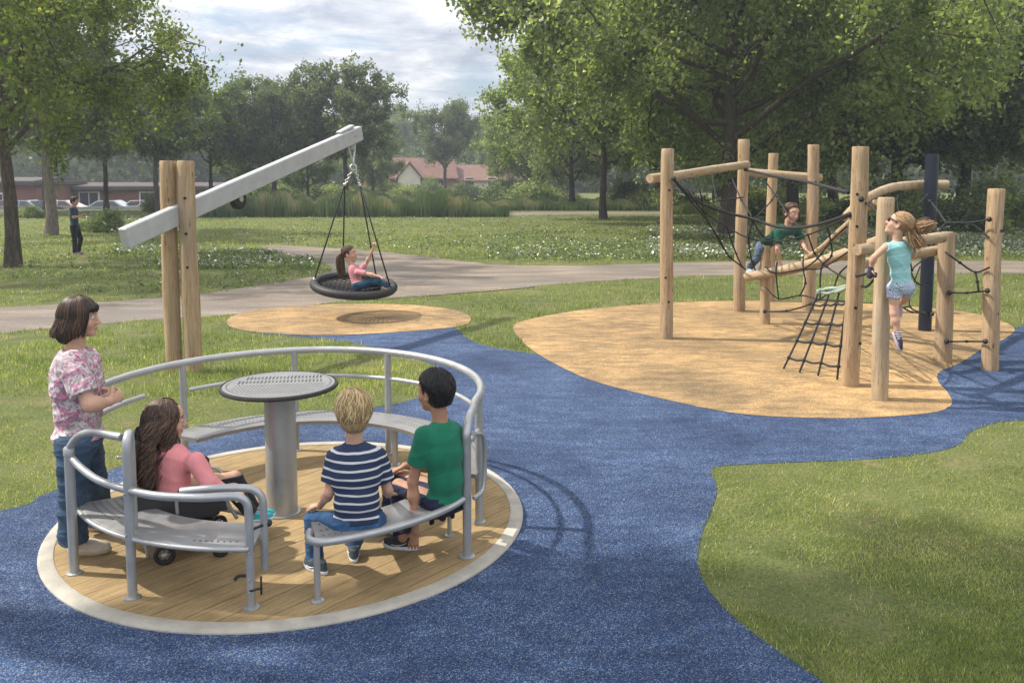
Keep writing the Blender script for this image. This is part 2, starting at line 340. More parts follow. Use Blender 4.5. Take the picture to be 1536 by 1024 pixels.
# pale kerb line along the near edge of the path
kb=MB(); kp=smooth_path(P2([(560,450),(620,446),(680,441),(740,436.5),(800,431)]),5)
V=[];Fc=[]
for i,p in enumerate(kp):
    d=(kp[min(i+1,len(kp)-1)]-kp[max(i-1,0)]).normalized(); q=Vector((-d.y,d.x,0))*.03
    V+=[p-q,p-q+Vector((0,0,.018)),p+q+Vector((0,0,.018)),p+q]
for i in range(len(kp)-1):
    for k in range(3): Fc.append([i*4+k,i*4+k+1,i*4+5+k,i*4+4+k])
kb.add(V,Fc); tag(kb.build('path_edging',M['path']),kind='structure')
# ---------------------------------------------------------------- numpy point in polygon
def inpoly(X,Y,poly):
    r=np.zeros(X.shape,bool); n=len(poly); j=n-1
    for i in range(n):
        xi,yi=poly[i]; xj,yj=poly[j]
        if yi!=yj: r^=((yi>Y)!=(yj>Y))&(X<(xj-xi)*(Y-yi)/(yj-yi)+xi)
        j=i
    return r
MC=Vector((-1.505,5.80,0)); MR=1.582
def on_grass(X,Y):
    bad=np.zeros(X.shape,bool)
    for p in (BLUEP,OCH1P,OCH2P,PATHP,PATH2P): bad|=inpoly(X,Y,p)
    bad|=((X-MC.x)**2+(Y-MC.y)**2)<(MR+.02)**2
    return ~bad
rng=np.random.default_rng(5)
def blades(name,n,y0,y1,h,wd,m,spread=.72,power=1.,mask=None,zjit=.35,lean=.5,kind=True,dens=None):
    """n blades in the view wedge between depth y0 and y1, denser towards the camera"""
    u=rng.random(n); Y=(y0**-power+(y1**-power-y0**-power)*u)**(-1/power); X=(rng.random(n)*2-1)*(Y*spread+.4)
    ok=on_grass(X+rng.normal(size=n)*.014,Y+rng.normal(size=n)*.014)
    if mask is not None: ok&=mask(X,Y)
    fld=np.sin(X*2.1+2*np.sin(Y*1.3+1))*np.sin(Y*2.6+2*np.sin(X*1.1))+.6*np.sin(X*5.3+2*np.sin(Y*4.1))*np.sin(Y*6.1+X*2)
    ok&=rng.random(n)<np.clip(.70+.75*fld,.08,1)
    X=X[ok];Y=Y[ok]; k=len(X)
    cl=np.sin(X*3.1+np.sin(Y*2.3)*2)*np.sin(Y*3.7+np.sin(X*1.7)*2); hh=h*(1+cl*.35)*(1-zjit+2*zjit*rng.random(k)); a=rng.random(k)*2*PI
    sc=np.clip(Y/y0,1,None)**.5
    wx=np.cos(a)*wd*.5*sc; wy=np.sin(a)*wd*.5*sc; b=rng.random(k)*2*PI; ln=hh*lean*rng.random(k)
    V=np.zeros((k,3,3)); V[:,0]=np.stack([X-wx,Y-wy,0*X],1); V[:,1]=np.stack([X+wx,Y+wy,0*X],1); V[:,2]=np.stack([X+np.cos(b)*ln,Y+np.sin(b)*ln,hh],1)
    me=fast_mesh(name,V.reshape(-1,3),np.arange(3*k).reshape(-1,3),m)
    patch=.5+.28*np.sin(X*1.3+np.sin(Y*.9)*1.5)*np.sin(Y*1.1+1+np.sin(X*.7))+.22*np.sin(X*3.9+2*np.sin(Y*2.9))*np.sin(Y*4.7+2*np.sin(X*2.1))+.18*np.sin(X*9+3*np.sin(Y*7))*np.sin(Y*11+2*np.sin(X*8))
    r=np.clip(-.08+.62*patch+.42*rng.random(k)+(rng.random(k)>.90)*.45,0,1)
    set_attr(me,'rnd',np.repeat(r,3)); o=link(name,me); tag(o,kind='stuff',label=None); return o,X,Y
# ================================================================ merry-go-round
def pol(a,r,z): a=math.radians(a); return Vector((MC.x+r*math.cos(a),MC.y+r*math.sin(a),z))
mg=empty('merry_go_round',MC,'flush round merry-go-round with plank deck, grey steel rails and a central table','merry-go-round')
DZ=.022
b=MB(); n=96; V=[];Fc=[]
prof=[(MR-.088,.0),(MR-.088,DZ+.004),(MR-.08,DZ+.008),(MR-.012,DZ+.006),(MR,.012),(MR,0)]
for r,z in prof:
    for k in range(n): V.append(MC+Vector((r*math.cos(2*PI*k/n),r*math.sin(2*PI*k/n),z)))
for i in range(len(prof)-1):
    for k in range(n): Fc.append([i*n+k,(i+1)*n+k,(i+1)*n+(k+1)%n,i*n+(k+1)%n][::-1])
b.add(V,Fc).build('rim',M['concrete'],mg,True,35)
MB().lathe([(MR-.0875,.006),(MR-.0875,DZ),(.3,DZ+.001),(.01,DZ+.001)],MC,96).build('deck',M['deck'],mg)
TC=MC+Vector((-.09,-.02,0))
col=MB().lathe([(.125,DZ),(.125,DZ+.012),(.106,DZ+.014),(.104,.90),(.11,.905),(.11,.91)],TC,32).build('column',M['metal'],mg,True,35)
RR=1.385
tt=MB().lathe([(.30,.906),(.372,.912),(.378,.918),(.378,.928),(.372,.934),(.01,.936)],TC,64).build('table_top',M['seatmetal'],mg,True,30)
ed=MB(); prof=[(.379,.906),(.392,.908),(.397,.918),(.392,.932),(.380,.936),(.3785,.92)]
V=[TC+Vector((r*math.cos(2*PI*k/64),r*math.sin(2*PI*k/64),z)) for r,z in prof for k in range(64)]
Fc=[[i*64+k,i*64+(k+1)%64,(i+1)%6*64+(k+1)%64,(i+1)%6*64+k] for i in range(6) for k in range(64)]
ed.add(V,Fc).build('rubber_edge',M['black'],tt,True,40)
# slots and dots pressed into the table top
sl_=MB(); ca,sa=math.cos(math.radians(8)),math.sin(math.radians(8))
def tp(x,y,z=.9372): return TC+Vector((x*ca-y*sa,x*sa+y*ca,z))
def slot(x,y,lx,ly):
    pts=[tp(x-lx,y-ly),tp(x+lx,y-ly),tp(x+lx,y+ly),tp(x-lx,y+ly)]; sl_.add(pts,[[0,1,2,3]])
for i in range(-11,12):
    for yy,lr in((.17,.045),(.055,.04)):
        x=i*.025+(.04 if yy>.1 else 0)
        if x*x+yy*yy<.33**2: slot(x,yy,.0045,lr*(.8+.2*math.sin(i)))
for j in range(9):
    for i in range(-12,13):
        x=i*.024+(.012 if j%2 else 0); y=-.03-j*.03
        if x*x+y*y<.33**2: slot(x,y,.005,.004)
for k in range(64):
    a0,a1=2*PI*k/64,2*PI*(k+.8)/64; sl_.add([tp(.345*math.cos(a0),.345*math.sin(a0)),tp(.349*math.cos(a0),.349*math.sin(a0)),tp(.349*math.cos(a1),.349*math.sin(a1)),tp(.345*math.cos(a1),.345*math.sin(a1))],[[0,1,2,3]])
sl_.build('embossed_pattern',M['plastic'],tt)
def rail(name,pts,r=.021,sub=6,nn=12,parent=mg):
    P=smooth_path(pts,sub); return MB().tube(P,r,nn).build(name,M['metal'],parent,True,50)
def mpost(p,z1,r=.026,foot=True,name='post'):
    q=MB().tube([(p.x,p.y,DZ),(p.x,p.y,z1)],r,14)
    if foot: q.lathe([(r+.018,DZ),(r+.018,DZ+.008),(r+.004,DZ+.012)],(p.x,p.y,0),16)
    return q.build(name,M['metal'],mg,True,40)
def rin(a): return .095*max(0,math.cos(math.radians(a-8)))**1.5
def arc(a0,a1,r,z,st=6): 
    n_=max(2,int(abs(a1-a0)/st)); return [pol(a0+(a1-a0)*i/n_,r-(rin(a0+(a1-a0)*i/n_) if r==RR and a1>0 else 0),z) for i in range(n_+1)]
# tall back rail, bending down into the post at the right
TZ=.885
p=[pol(-30,1.42,DZ),pol(-30,1.42,.3),pol(-30,1.42,.70),pol(-30,1.42,.80),pol(-27,1.39,.865),pol(-21,1.35,TZ)]+arc(-13,183,RR,TZ)
rail('handrail',p,.027,5,14); MB().lathe([(.05,DZ),(.05,DZ+.008),(.03,DZ+.012)],pol(-30,1.42,0),16).build('foot_flange',M['metal'],mg,True,40)
rail('mid_rail',arc(-22,140,RR,.66),.017); rail('mid_rail',[pol(157,RR-.01,.70),pol(165,RR-.01,.70),pol(175,RR,.69),pol(185,RR,.68)],.019)
for a in (142,104,70,-8):
    e=pol(a,RR-rin(a),0); mpost(e,TZ-.01,.027)
# grab loop beside the right post
rail('grab_loop',[pol(-30,1.47,.40),pol(-26,1.475,.43),pol(-25,1.475,.6),pol(-26,1.475,.76),pol(-30,1.47,.80)],.014)
# bench sections
def bench(a0,a1,r0,r1,z,holes,name='bench_seat'):
    st=3; n_=int(abs(a1-a0)/st); V=[];Fc=[]
    prof=[(r0,z-.035),(r0-.004,z-.006),(r0+.012,z),(.5*(r0+r1),z-.004),(r1-.012,z),(r1+.002,z-.006),(r1,z-.035),(r1-.02,z-.03),(r0+.02,z-.03)]
    k=len(prof)
    for i in range(n_+1):
        a=a0+(a1-a0)*i/n_
        for r,zz in prof: V.append(pol(a,r,zz))
    for i in range(n_):
        for j in range(k): Fc.append([i*k+j,i*k+(j+1)%k,(i+1)*k+(j+1)%k,(i+1)*k+j])
    Fc.append(list(range(k))); Fc.append([n_*k+j for j in range(k)][::-1])
    o=MB().add(V,Fc).build(name,M['seatmetal'],mg,True,30)
    h=MB()
    for (b0,b1,rs) in holes:
        a=b0
        while a<b1:
            for r in rs:
                zz=z+.0022-.004*(1-abs((r-.5*(r0+r1))/(.5*(r1-r0))))+.0008; c=pol(a+(.6 if int(r*100)%2 else 0),r,zz)
                h.add([c+Vector((math.cos(q)*.0058,math.sin(q)*.0058,0)) for q in [i*PI/3 for i in range(6)]],[[0,1,2,3,4,5]])
            a+=1.5
    h.build('perforation',M['hole'],o); return o
bench(-12,150,1.0,RR-.09,.385,[(2,60,(1.10,1.14,1.20,1.26,1.31)),(72,138,(1.10,1.16,1.24,1.30))])
bl=bench(-146,-85,1.03,RR-.03,.375,[(-144,-128,(1.08,1.12,1.16,1.20,1.24,1.28)),(-100,-88,(1.30,))])
MB().tube(arc(-145,-86,RR-.02,.36,3),.014,10).build('seat_edge_tube',M['metal'],mg,True)
bench(-71,-32,1.06,RR-.04,.365,[(-69,-64,(1.12,1.2,1.28))])
MB().tube(smooth_path([pol(-72,1.19,.36),pol(-72.5,1.30,.362),pol(-70,1.37,.368)]+arc(-66,-36,RR+.005,.372)+[pol(-31,1.41,.39)],4),.022,12).build('seat_edge_tube',M['metal'],mg,True,50)
e=pol(-71,1.34,0); mpost(e,.36,.018,name='bench_leg'); e=pol(-20,1.17,0); mpost(e,.36,.015,name='bench_leg'); 
e=pol(60,1.12,0); mpost(e,.37,.024,name='bench_leg')
# front left rails and posts
e=pol(-139,1.42,0); mpost(e,.775,.028); MB().lathe([(.031,.735),(.031,.775),(.024,.785),(.005,.787)],e,16).build('post_cap',M['metal'],mg,True,35)
A=pol(-139,1.42,.73); 
rail('grab_loop',[pol(-139,1.42,.77),pol(-137,1.40,.83),pol(-133,1.385,.885),pol(-127,1.375,.92),pol(-120.5,1.365,.925),pol(-118,1.36,.925)],.022)
rail('grab_loop',[pol(-119.5,1.28,.36),pol(-119.5,1.28,.75),pol(-119.3,1.285,.89),pol(-118.6,1.30,.925),pol(-117,1.335,.925),pol(-116.2,1.36,.89),pol(-116,1.365,.75),pol(-116,1.365,.4),pol(-116,1.365,DZ)],.026,6,14)
MB().lathe([(.045,DZ),(.045,DZ+.008),(.028,DZ+.012)],pol(-116,1.365,0),16).build('foot_flange',M['metal'],mg,True,40)
rail('mid_rail',[pol(-138.5,1.41,.72),pol(-134,1.40,.69),pol(-127,1.385,.655),pol(-120,1.37,.64),pol(-116,1.365,.635)],.021)
rail('mid_rail',[pol(-116,1.365,.635),pol(-108,1.36,.63),pol(-98,1.35,.635),pol(-91,1.345,.645),pol(-88,1.345,.64),pol(-86.3,1.343,.60),pol(-86,1.343,.5),pol(-86,1.343,.3),pol(-86,1.343,DZ)],.0225,6,14)
rail('mid_rail',[pol(-104,1.27,.63),pol(-96,1.262,.655),pol(-88,1.262,.66),pol(-85.2,1.262,.645),pol(-83.6,1.262,.60),pol(-83.3,1.262,.5),pol(-83.3,1.262,.2)],.0215,6,14)
MB().lathe([(.045,DZ),(.045,DZ+.008),(.026,DZ+.012)],pol(-86,1.343,0),16).build('foot_flange',M['metal'],mg,True,40)
b=MB().sphere(pol(-82.3,1.25,.455),.022,6).tube([pol(-86,1.345,.455),pol(-82.3,1.25,.455)],.008,8); b.build('latch_knob',M['black'],mg,True)
MB().tube(smooth_path([pol(-86,1.34,.20),pol(-88,1.34,.203),pol(-89.2,1.34,.195),pol(-89.6,1.34,.18)],4),.009,8).build('latch_hook',M['black'],mg,True)
b=MB(); 
b.tube([pol(-86,1.37,.13),pol(-83.4,1.34,.13)],.006,8)
b.tube([pol(-83.6,1.35,.10),pol(-83.6,1.35,.20)],.006,8).build('latch_bolt',M['black'],mg,True)
for a,r,z in((-86,1.3695,.34),(-86,1.3695,.19),(-86,1.3695,.12),(-116,1.391,.39),(-116,1.391,.62)): MB().sphere(pol(a,r,z),.007,5).build('bolt',M['metal_dark'],mg,True)
# ================================================================ logs
def log_mesh(Lg,r0,r1,seed,bend=None,nseg=14,n=18,mat='wood'):
    rr=random.Random(seed); V=[];Fc=[]; ph=[rr.random()*6.3 for _ in range(6)]
    zs=[0,.012]+[Lg*(i+.5)/nseg for i in range(nseg)]+[Lg-.012,Lg]
    for i,z in enumerate(zs):
        t=z/Lg; r=r0+(r1-r0)*t; r*=1+.025*math.sin(z*5+ph[0])+.015*math.sin(z*11+ph[1])
        if i in(0,len(zs)-1): r*=.93
        ox=.012*math.sin(z*1.7+ph[2]); oy=.012*math.sin(z*1.4+ph[3])
        if bend: q=bend(t); ox+=q[0]; oy+=q[1]
        for k in range(n):
            a=2*PI*k/n; q=r*(1+.02*math.sin(3*a+ph[4])+.015*math.sin(5*a+z*2+ph[5])); V.append(Vector((ox+q*math.cos(a),oy+q*math.sin(a),z)))
    for i in range(len(zs)-1):
        for k in range(n): Fc.append([i*n+k,i*n+(k+1)%n,(i+1)*n+(k+1)%n,(i+1)*n+k])
    Fc.append(list(range(n))[::-1]); Fc.append([(len(zs)-1)*n+k for k in range(n)])
    me=mesh_from('log',V,Fc,M[mat],True)
    try: me.set_sharp_from_angle(angle=math.radians(45))
    except Exception: pass
    return me
def put_log(name,a,b_,r0,r1,parent,seed,bend=None,mat='wood',holes=()):
    a=Vector(a); b_=Vector(b_); d=b_-a; me=log_mesh(d.length,r0,r1,seed,bend,mat=mat); me.name=name
    o=bpy.data.objects.new(name,me); COL.objects.link(o); q=d.to_track_quat('Z','Y')
    Mw=Matrix.Translation(a)@q.to_matrix().to_4x4()
    o.parent=parent; o.matrix_parent_inverse=Matrix.Translation(parent.location).inverted(); o.matrix_basis=Mw
    for hz_,px_ in holes:       # recessed bolt heads facing the play area
        pos=a+d.normalized()*hz_; side=Vector((px_,-1,0)).normalized(); side=(side-d.normalized()*side.dot(d.normalized())).normalized()
        r=r0+(r1-r0)*hz_/d.length
        hb=MB().tube([side*(r-.01),side*(r+.0035)],.017,12); inv=Mw.inverted()
        hb.V=[inv@(v+pos) for v in hb.V]; h=hb.build('bolt_hole',M['hole'],None,True,40); h.parent=o
    return o
# ================================================================ cantilever swing frame
sb=g(285,558); pB=Vector((sb.x+.02,sb.y+.05,0)); pA=Vector((pB.x-.24,pB.y+.03,0))
sw=empty('swing_frame',pB,'tilted grey steel beam clamped between two round timber posts','swing frame')
put_log('post',pA+Vector((0,0,-.05)),(pA.x-.0,pA.y,2.53),.098,.094,sw,11,holes=())
put_log('post',pB+Vector((0,0,-.05)),(pB.x,pB.y,2.53),.105,.098,sw,12,holes=((2.14,.05),(1.72,.05),(1.32,.1),(.62,.15),))
E0=Vector(((pA.x+pB.x)/2,pB.y+.015,0)); HX=at(528,205,14.25)           # beam axis
bm0=Vector((E0.x,E0.y,1.895)); bd=(HX-bm0); u=bd.normalized()
Abm=bm0-u*.92; Bbm=bm0+u*(bd.length+.28)
def beam_box(a,b_,wd,ht,name,m,parent,bev=.012):
    d=b_-a; q=d.normalized(); x=q.cross(Vector((0,0,1))).normalized(); z=x.cross(q).normalized()
    Mx=Matrix((x,q,z)).transposed(); return MB().box((a+b_)/2,(wd,d.length,ht),M=Mx,bev=bev)
beam_box(Abm,Bbm,.115,.235,'beam',None,None).build('beam',M['beam'],sw)
xs=u.cross(Vector((0,0,1))).normalized(); zs_=xs.cross(u).normalized()
# wheel shaped bumper under the beam
wc=at(357,298,11.35); 
pr=[(.035,-.03),(.06,-.045),(.115,-.05),(.14,-.035),(.147,0),(.14,.035),(.115,.05),(.06,.045),(.035,.03)]
Mx=Matrix((u,zs_,xs)).transposed()
MB().lathe(pr,wc,28,Mx).build('rubber_wheel',M['black'],sw,True,40)
MB().lathe([(.04,-.058),(.045,-.05),(.045,.05),(.04,.058)],wc,16,Mx).build('wheel_hub',M['chrome'],sw,True,40)
MB().box(wc+zs_*.09-xs*.0,(.02,.05,.15),M=Matrix((xs,u,zs_)).transposed()).build('wheel_bracket',M['metal_dark'],sw)
b=MB()
for s in (.115*.5,): b.tube([HX+xs*(s-.002),HX+xs*(s+.012)],.018,10)
b.build('bolt',M['chrome'],sw,True,40)
beam_box(HX+zs_*.135-u*.35-xs*.03,HX+zs_*.155+u*.10-xs*.03,.11,.05,'x',None,None).build('top_bracket',M['beam'],sw)
hp=HX-zs_*.12
b=MB().tube([hp+zs_*.02-u*.16,hp-Vector((0,0,.36))],.014,8).tube([hp+zs_*.02+u*.1,hp-Vector((0,0,.36))],.014,8).box(hp-Vector((0,0,.05)),(.05,.16,.08)).tube([hp-Vector((.0,.04,.2)),hp-Vector((0,-.04,.2))],.01,8)
b.build('hanger',M['beam'],sw,True,40)
# ---------------------------------------------------------------- basket seat (hangs from it)
SCN=at(531,428,14.25); SZ=SCN.z
bs=empty('basket_swing',(SCN.x,SCN.y,SZ),'round black nest swing seat hanging on four black ropes above sand coloured ellipse','swing')
tilt=Matrix.Rotation(math.radians(5),3,'Y')@Matrix.Rotation(math.radians(7),3,'X')
def bpnt(a,r,z=0): return SCN+tilt@Vector((r*math.cos(a),r*math.sin(a),z))
SR=.655
MB().tube([bpnt(2*PI*k/48,SR) for k in range(48)],.070,12,closed=True).build('seat_ring',M['black'],bs,True)
nb=MB()
for k in range(-8,9):
    x=k*.072; ln=math.sqrt(max(0,(SR-.05)**2-x*x))
    for sgn in(0,1):
        P=[]
        for i in range(9):
            t=-1+i/4; y=t*ln; rr_=math.hypot(x,y); z=-.10*(1-(rr_/SR)**2)-.0
            P.append(SCN+tilt@Vector((x,y,z) if sgn==0 else (y,x,z+.006)))
        nb.tube(P,.012,6)
nb.build('net',M['rope'],bs,True)
hub=hp-Vector((0,0,.39))
sh=MB().tube([hub+Vector((.05*math.cos(t),0,.05*math.sin(t))) for t in [2*PI*i/14 for i in range(14)]],.013,8,closed=True)
sh.tube([hub+Vector((-.04,.045*math.cos(t),-.01+.045*math.sin(t))) for t in [2*PI*i/14 for i in range(14)]],.012,8,closed=True)
sh.build('shackle',M['chrome'],bs,True)
J1=at(517,277,14.2); J2=at(540,278,14.3)
def chain(a,b_,n_,nm):
    a=Vector(a);b_=Vector(b_); q=MB(); d=(b_-a)/n_; x,y,_=frame_of(d)
    for i in range(n_):
        c=a+d*(i+.5); s_=x if i%2 else y
        q.tube([c+d.normalized()*(d.length*.62*math.cos(t))+s_*(.022*math.sin(t)) for t in [2*PI*k/10 for k in range(10)]],.0085,6,closed=True)
    q.build(nm,M['chrome'],bs,True)
chain(hub-Vector((.02,0,.04)),J1,6,'chain'); chain(hub-Vector((-.03,0,.04)),J2,6,'chain')
for J,als in((J1,(180,104)),(J2,(8,60))):
    MB().sphere(J,.03,6).build('rope_ferrule',M['chrome'],bs,True)
for J,al in((J1,186),(J1,118),(J2,-14),(J2,66)):
    e=bpnt(math.radians(al),SR,.05); MB().tube([J,J.lerp(e,.5),e],.0125,8).build('rope',M['rope'],bs,True)
    MB().tube([bpnt(math.radians(al),SR,-.0)+tilt@Vector((0,0,.0)),e+Vector((0,0,.035))],.022,8).build('rope_clamp',M['chrome'] if al==186 else M['black'],bs,True)
# ================================================================ climbing frame
cf0=g(1200,520); cf=empty('climbing_frame',cf0,'round timber climbing frame with black rope nets on the sand coloured surface','climbing frame')
pd={}
def cpost(k,px,py,pt,pxt,rad,seed,holes=(),mat='wood'):
    a=g(px,py); t=at(pxt,pt,a.y); pd[k]=a
    put_log('post',(a.x,a.y,-.05),(a.x,a.y,t.z),rad*1.03,rad*.97,cf,seed,holes=holes,mat=mat)
cpost(1,998,508,223,998,.093,21,((2.2,.1),(.6,.3),(.95,-.3)))
cpost(2,1109,467,209,1109,.098,22,((2.5,.2),(1.8,0),(.75,0)))
cpost(3,1154,452,230,1154,.092,23)
cpost(4,1213,466,217,1213,.100,24,((2.3,.2),(1.55,-.1),(1.1,0)))
cpost(5,1146,486,368,1146,.078,25,((.35,-.1),(.95,.2)))
cpost(6,1277,579,220,1283,.093,26,((2.25,.15),(2.2,-.5),(1.85,-.4),(.95,-.2),(.55,.7)))
cpost(7,1318,599,296,1326,.084,27,((1.85,-.3),(.42,-.6)),mat='wood2')
cpost(9,1412,541,348,1414,.102,28,((.95,.5),(1.2,.3)))
cpost(10,1483,554,283,1491,.096,29,((1.75,.3),(.75,.2)))
a=g(1387,496); pd[8]=a; t8=at(1394,231,a.y).z
MB().tube([(a.x,a.y,-.02),(a.x,a.y,t8-.02)],.094,24).lathe([(.088,t8-.02),(.088,t8-.004),(.03,t8)],(a.x,a.y,0),24).build('steel_post',M['navy'],cf,True,40)
def clog(p0,p1,r0,r1,seed,bend=None,mat='wood2'): return put_log('log',at(*p0),at(*p1),r0,r1,cf,seed,bend,mat)
clog((975,267,12.42),(1122,248,14.62),.066,.066,31)
clog((1110,257,15.0),(1232,268,14.95),.068,.068,32)
clog((1150,264,15.05),(1225,264,14.55),.055,.055,33) if False else None
clog((1121,414,13.72),(1345,350,11.35),.080,.074,34,lambda t:(0,-.10*math.sin(PI*t)))
# thin climbing pole and curved top log
def curvelog(px,r,seed,mat='wood2'):
    P=smooth_path([at(*q) for q in px],6); n=len(P); rr=random.Random(seed)
    R=[(r[0]+(r[1]-r[0])*i/(n-1))*(1+.03*rr.uniform(-1,1)) for i in range(n)]
    R[0]*=.85;R[-1]*=.93
    return MB().tube(P,R,14).build('log',M[mat],cf,True,45)
curvelog([(1202,393,13.2),(1232,372,12.7),(1262,345,12.2),(1292,318,11.7),(1315,303,11.4)],(.042,.045),41)
curvelog([(1266,327,10.9),(1288,306,11.2),(1312,291,11.9),(1340,281,12.6),(1380,277,13.15),(1421,277,13.2)],(.052,.072),42)
clog((1284,374,9.22),(1416,357,10.63),.061,.066,35)
clog((1292,395,10.2),(1408,377,10.95),.062,.062,36)
def rp(pts,r=.0125,sub=5,n=6): return smooth_path([at(*q) for q in pts],sub),r,n
def ropes(name,lst,r=.0125,knots=True,m='rope',kr=2.1):
    q=MB()
    for pts in lst:
        P,_,_=rp(pts,r); q.tube(P,r,7)
    if knots:
        seen=set()
        for pts in lst:
            for k in pts[1:-1]:
                if k in seen: continue
                seen.add(k); q.sphere(at(*k),r*kr,4,(1,1,.8))
    return q.build(name,M[m],cf,True)
# main hammock net between post 1 and post 6
ropes('thick_rope',[[(1118,255,14.5),(1160,264,13.2),(1215,274,11.3),(1272,289,9.55)]],.021,False)
ropes('thick_rope',[[(1010,269,12.15),(1042,300,12.3),(1086,318,12.4),(1128,328,12.3),(1165,340,12.0),(1205,341,11.4),(1240,333,10.4),(1272,322,9.56)]],.0205,False)
up=[(1020,267,12.5),(1044,262,12.9),(1068,258,13.5),(1092,254,14.1)]
r1=[(1042,300,12.3),(1086,318,12.4),(1128,328,12.3),(1165,340,12.0),(1205,341,11.4),(1240,333,10.4)]
r2=[(1010,270,12.15),(1034,292,12.6),(1056,318,13.2),(1090,340,13.3),(1123,357,13.0),(1166,362,12.4),(1212,352,11.3),(1245,338,10.3),(1270,326,9.6)]
r3=[(1010,270,12.15),(1038,304,12.8),(1064,336,13.4),(1090,380,13.8),(1113,400,13.9),(1140,420,13.7)]
ropes('rope_net',[r2,r3,
 [(1044,263,12.9),(1052,296,12.8),(1056,318,13.2),(1064,336,13.4),(1080,360,13.6),(1090,380,13.8)],
 [(1068,258,13.5),(1075,302,12.8),(1086,318,12.5),(1090,340,13.3),(1104,380,13.8),(1113,400,13.9)],
 [(1092,254,14.1),(1112,300,13.2),(1128,328,12.4),(1123,357,13.0),(1128,392,13.5),(1140,420,13.7)],
 [(1075,302,12.8),(1100,298,13.0),(1115,296,13.2)],[(1020,268,12.5),(1042,300,12.3)],
 [(1128,328,12.4),(1143,352,12.7),(1166,362,12.4)],[(1148,272,14.0),(1168,300,13.3),(1182,322,12.6),(1200,341,11.6)],
 [(1172,274,13.6),(1158,300,13.3),(1135,325,12.6)]],.0115,True)
# lower net under the sloping log
l1=[(1148,430,13.3),(1168,448,13.0),(1200,443,12.4),(1230,449,11.6),(1272,452,9.7)]
l2=[(1148,400,13.3),(1164,410,13.0),(1205,404,12.3),(1232,402,11.6),(1272,378,9.7)]
ropes('rope_net',[l1,l2,[(1166,392,13.0),(1164,410,13.0),(1168,448,13.0)],[(1205,385,12.4),(1205,404,12.3),(1208,425,12.3),(1200,443,12.4)],
 [(1240,338,10.5),(1246,362,11.2),(1247,384,11.3),(1232,402,11.6),(1230,449,11.6)],[(1270,340,9.8),(1246,362,11.2),(1226,388,12.0),(1205,404,12.3)],
 [(1212,352,11.3),(1222,380,12.1),(1240,400,11.4),(1272,420,9.8)],[(1147,467,13.35),(1180,466,12.5),(1215,456,11.6),(1250,436,10.6),(1272,424,9.7)],
 [(1246,362,11.2),(1272,372,9.9)],[(1250,436,10.6),(1258,412,10.6),(1272,398,9.9)]],.0115)
ropes('rope_clump',[[(1226,440,10.6),(1240,433,10.4),(1256,432,10.2),(1270,428,9.7)],[(1226,436,10.55),(1242,440,10.4),(1256,435,10.2),(1270,431,9.7)],[(1228,434,10.5),(1240,437,10.45),(1254,438,10.25),(1268,433,9.75)]],.02,False,'ropepale')
# cargo ladder net down to the ground
top=[(1227,441,10.6),(1243,440,10.4),(1258,438,10.2),(1272,436,9.72)]; bot=[(1175,553,10.3),(1200,558,10.1),(1228,563,9.9),(1256,569,9.72)]
def lp(i,t):
    a,b_=top[i],bot[i]; s=.5*math.sin(t*3+i); return (a[0]+(b_[0]-a[0])*t+s*2,a[1]+(b_[1]-a[1])*t,a[2]+(b_[2]-a[2])*t)
vs=[[lp(i,t) for t in (0,.14,.38,.62,.85,1.)] for i in range(4)]
hs=[]
for j,t in enumerate((.14,.38,.62,.85)):
    row=[vs[0][j+1]]
    for i in range(3):
        a_,b_=vs[i][j+1],vs[i+1][j+1]; row+=[((a_[0]+b_[0])/2,(a_[1]+b_[1])/2+2.2,(a_[2]+b_[2])/2),b_]
    hs.append(row)
q=MB()
for v_ in vs+hs: q.tube(smooth_path([at(*k) for k in v_],4),.0125,7)
for v_ in vs:
    for k in v_[1:-1]: q.sphere(at(*k),.026,4)
q.build('cargo_net',M['rope'],cf,True)
# nets on the right
ropes('rope_net',[[(1484,329,10.2),(1456,334,10.4),(1420,335,10.7),(1408,349,10.6)],[(1396,302,12.8),(1408,318,11.8),(1420,335,10.7)],[(1455,334,10.4),(1472,346,10.3),(1484,357,10.2)],
 [(1418,378,10.7),(1440,394,10.5),(1463,408,10.4),(1484,401,10.2)],[(1463,408,10.4),(1466,422,10.35),(1468,437,10.3)],[(1424,439,10.7),(1450,439,10.5),(1482,436,10.2)]],.0115)
ropes('rope',[[(1424,512,10.7),(1450,512,10.5),(1478,512,10.2)]],.0115)
ropes('rope_net',[[(1392,291,12.8),(1368,318,12.6),(1352,338,12.4),(1320,350,11.0)],[(1352,282,12.8),(1346,300,12.7),(1352,338,12.4)],[(1392,385,12.8),(1368,405,12.6),(1376,425,12.6),(1392,428,12.8)],
 [(1380,400,12.7),(1368,432,12.5),(1365,460,12.2),(1386,470,12.8)],[(1362,376,12.0),(1368,405,12.6)],[(1356,462,10.5),(1368,468,11.5),(1384,469,12.75)],[(1320,470,9.5),(1345,462,10.2),(1365,460,12.2)]],.0115)
ropes('rope',[[(1290,300,9.5),(1304,308,9.3),(1320,322,8.98)]],.014,False)
ropes('rope',[[(1284,414,9.4),(1298,411,9.2),(1312,404,9.0)],[(1286,425,9.5),(1300,430,9.3),(1316,412,9.0)]],.014,False)
for (px,py,Y) in((1011,268,12.16),(1118,254,14.55),(1274,322,9.5),(1292,299,9.42),(1484,329,10.17),(1481,436,10.17),(1478,512,10.17),(1408,349,10.62),(1424,439,10.66),(1420,512,10.66),(1147,467,13.33),(1398,471,12.8),(1395,302,12.78),(1386,470,12.78)):
    MB().tube([at(px,py,Y+.03),at(px,py,Y-.05)],.032,10).sphere(at(px,py,Y-.04),.03,5).build('rope_clamp',M['black'],cf,True,40)
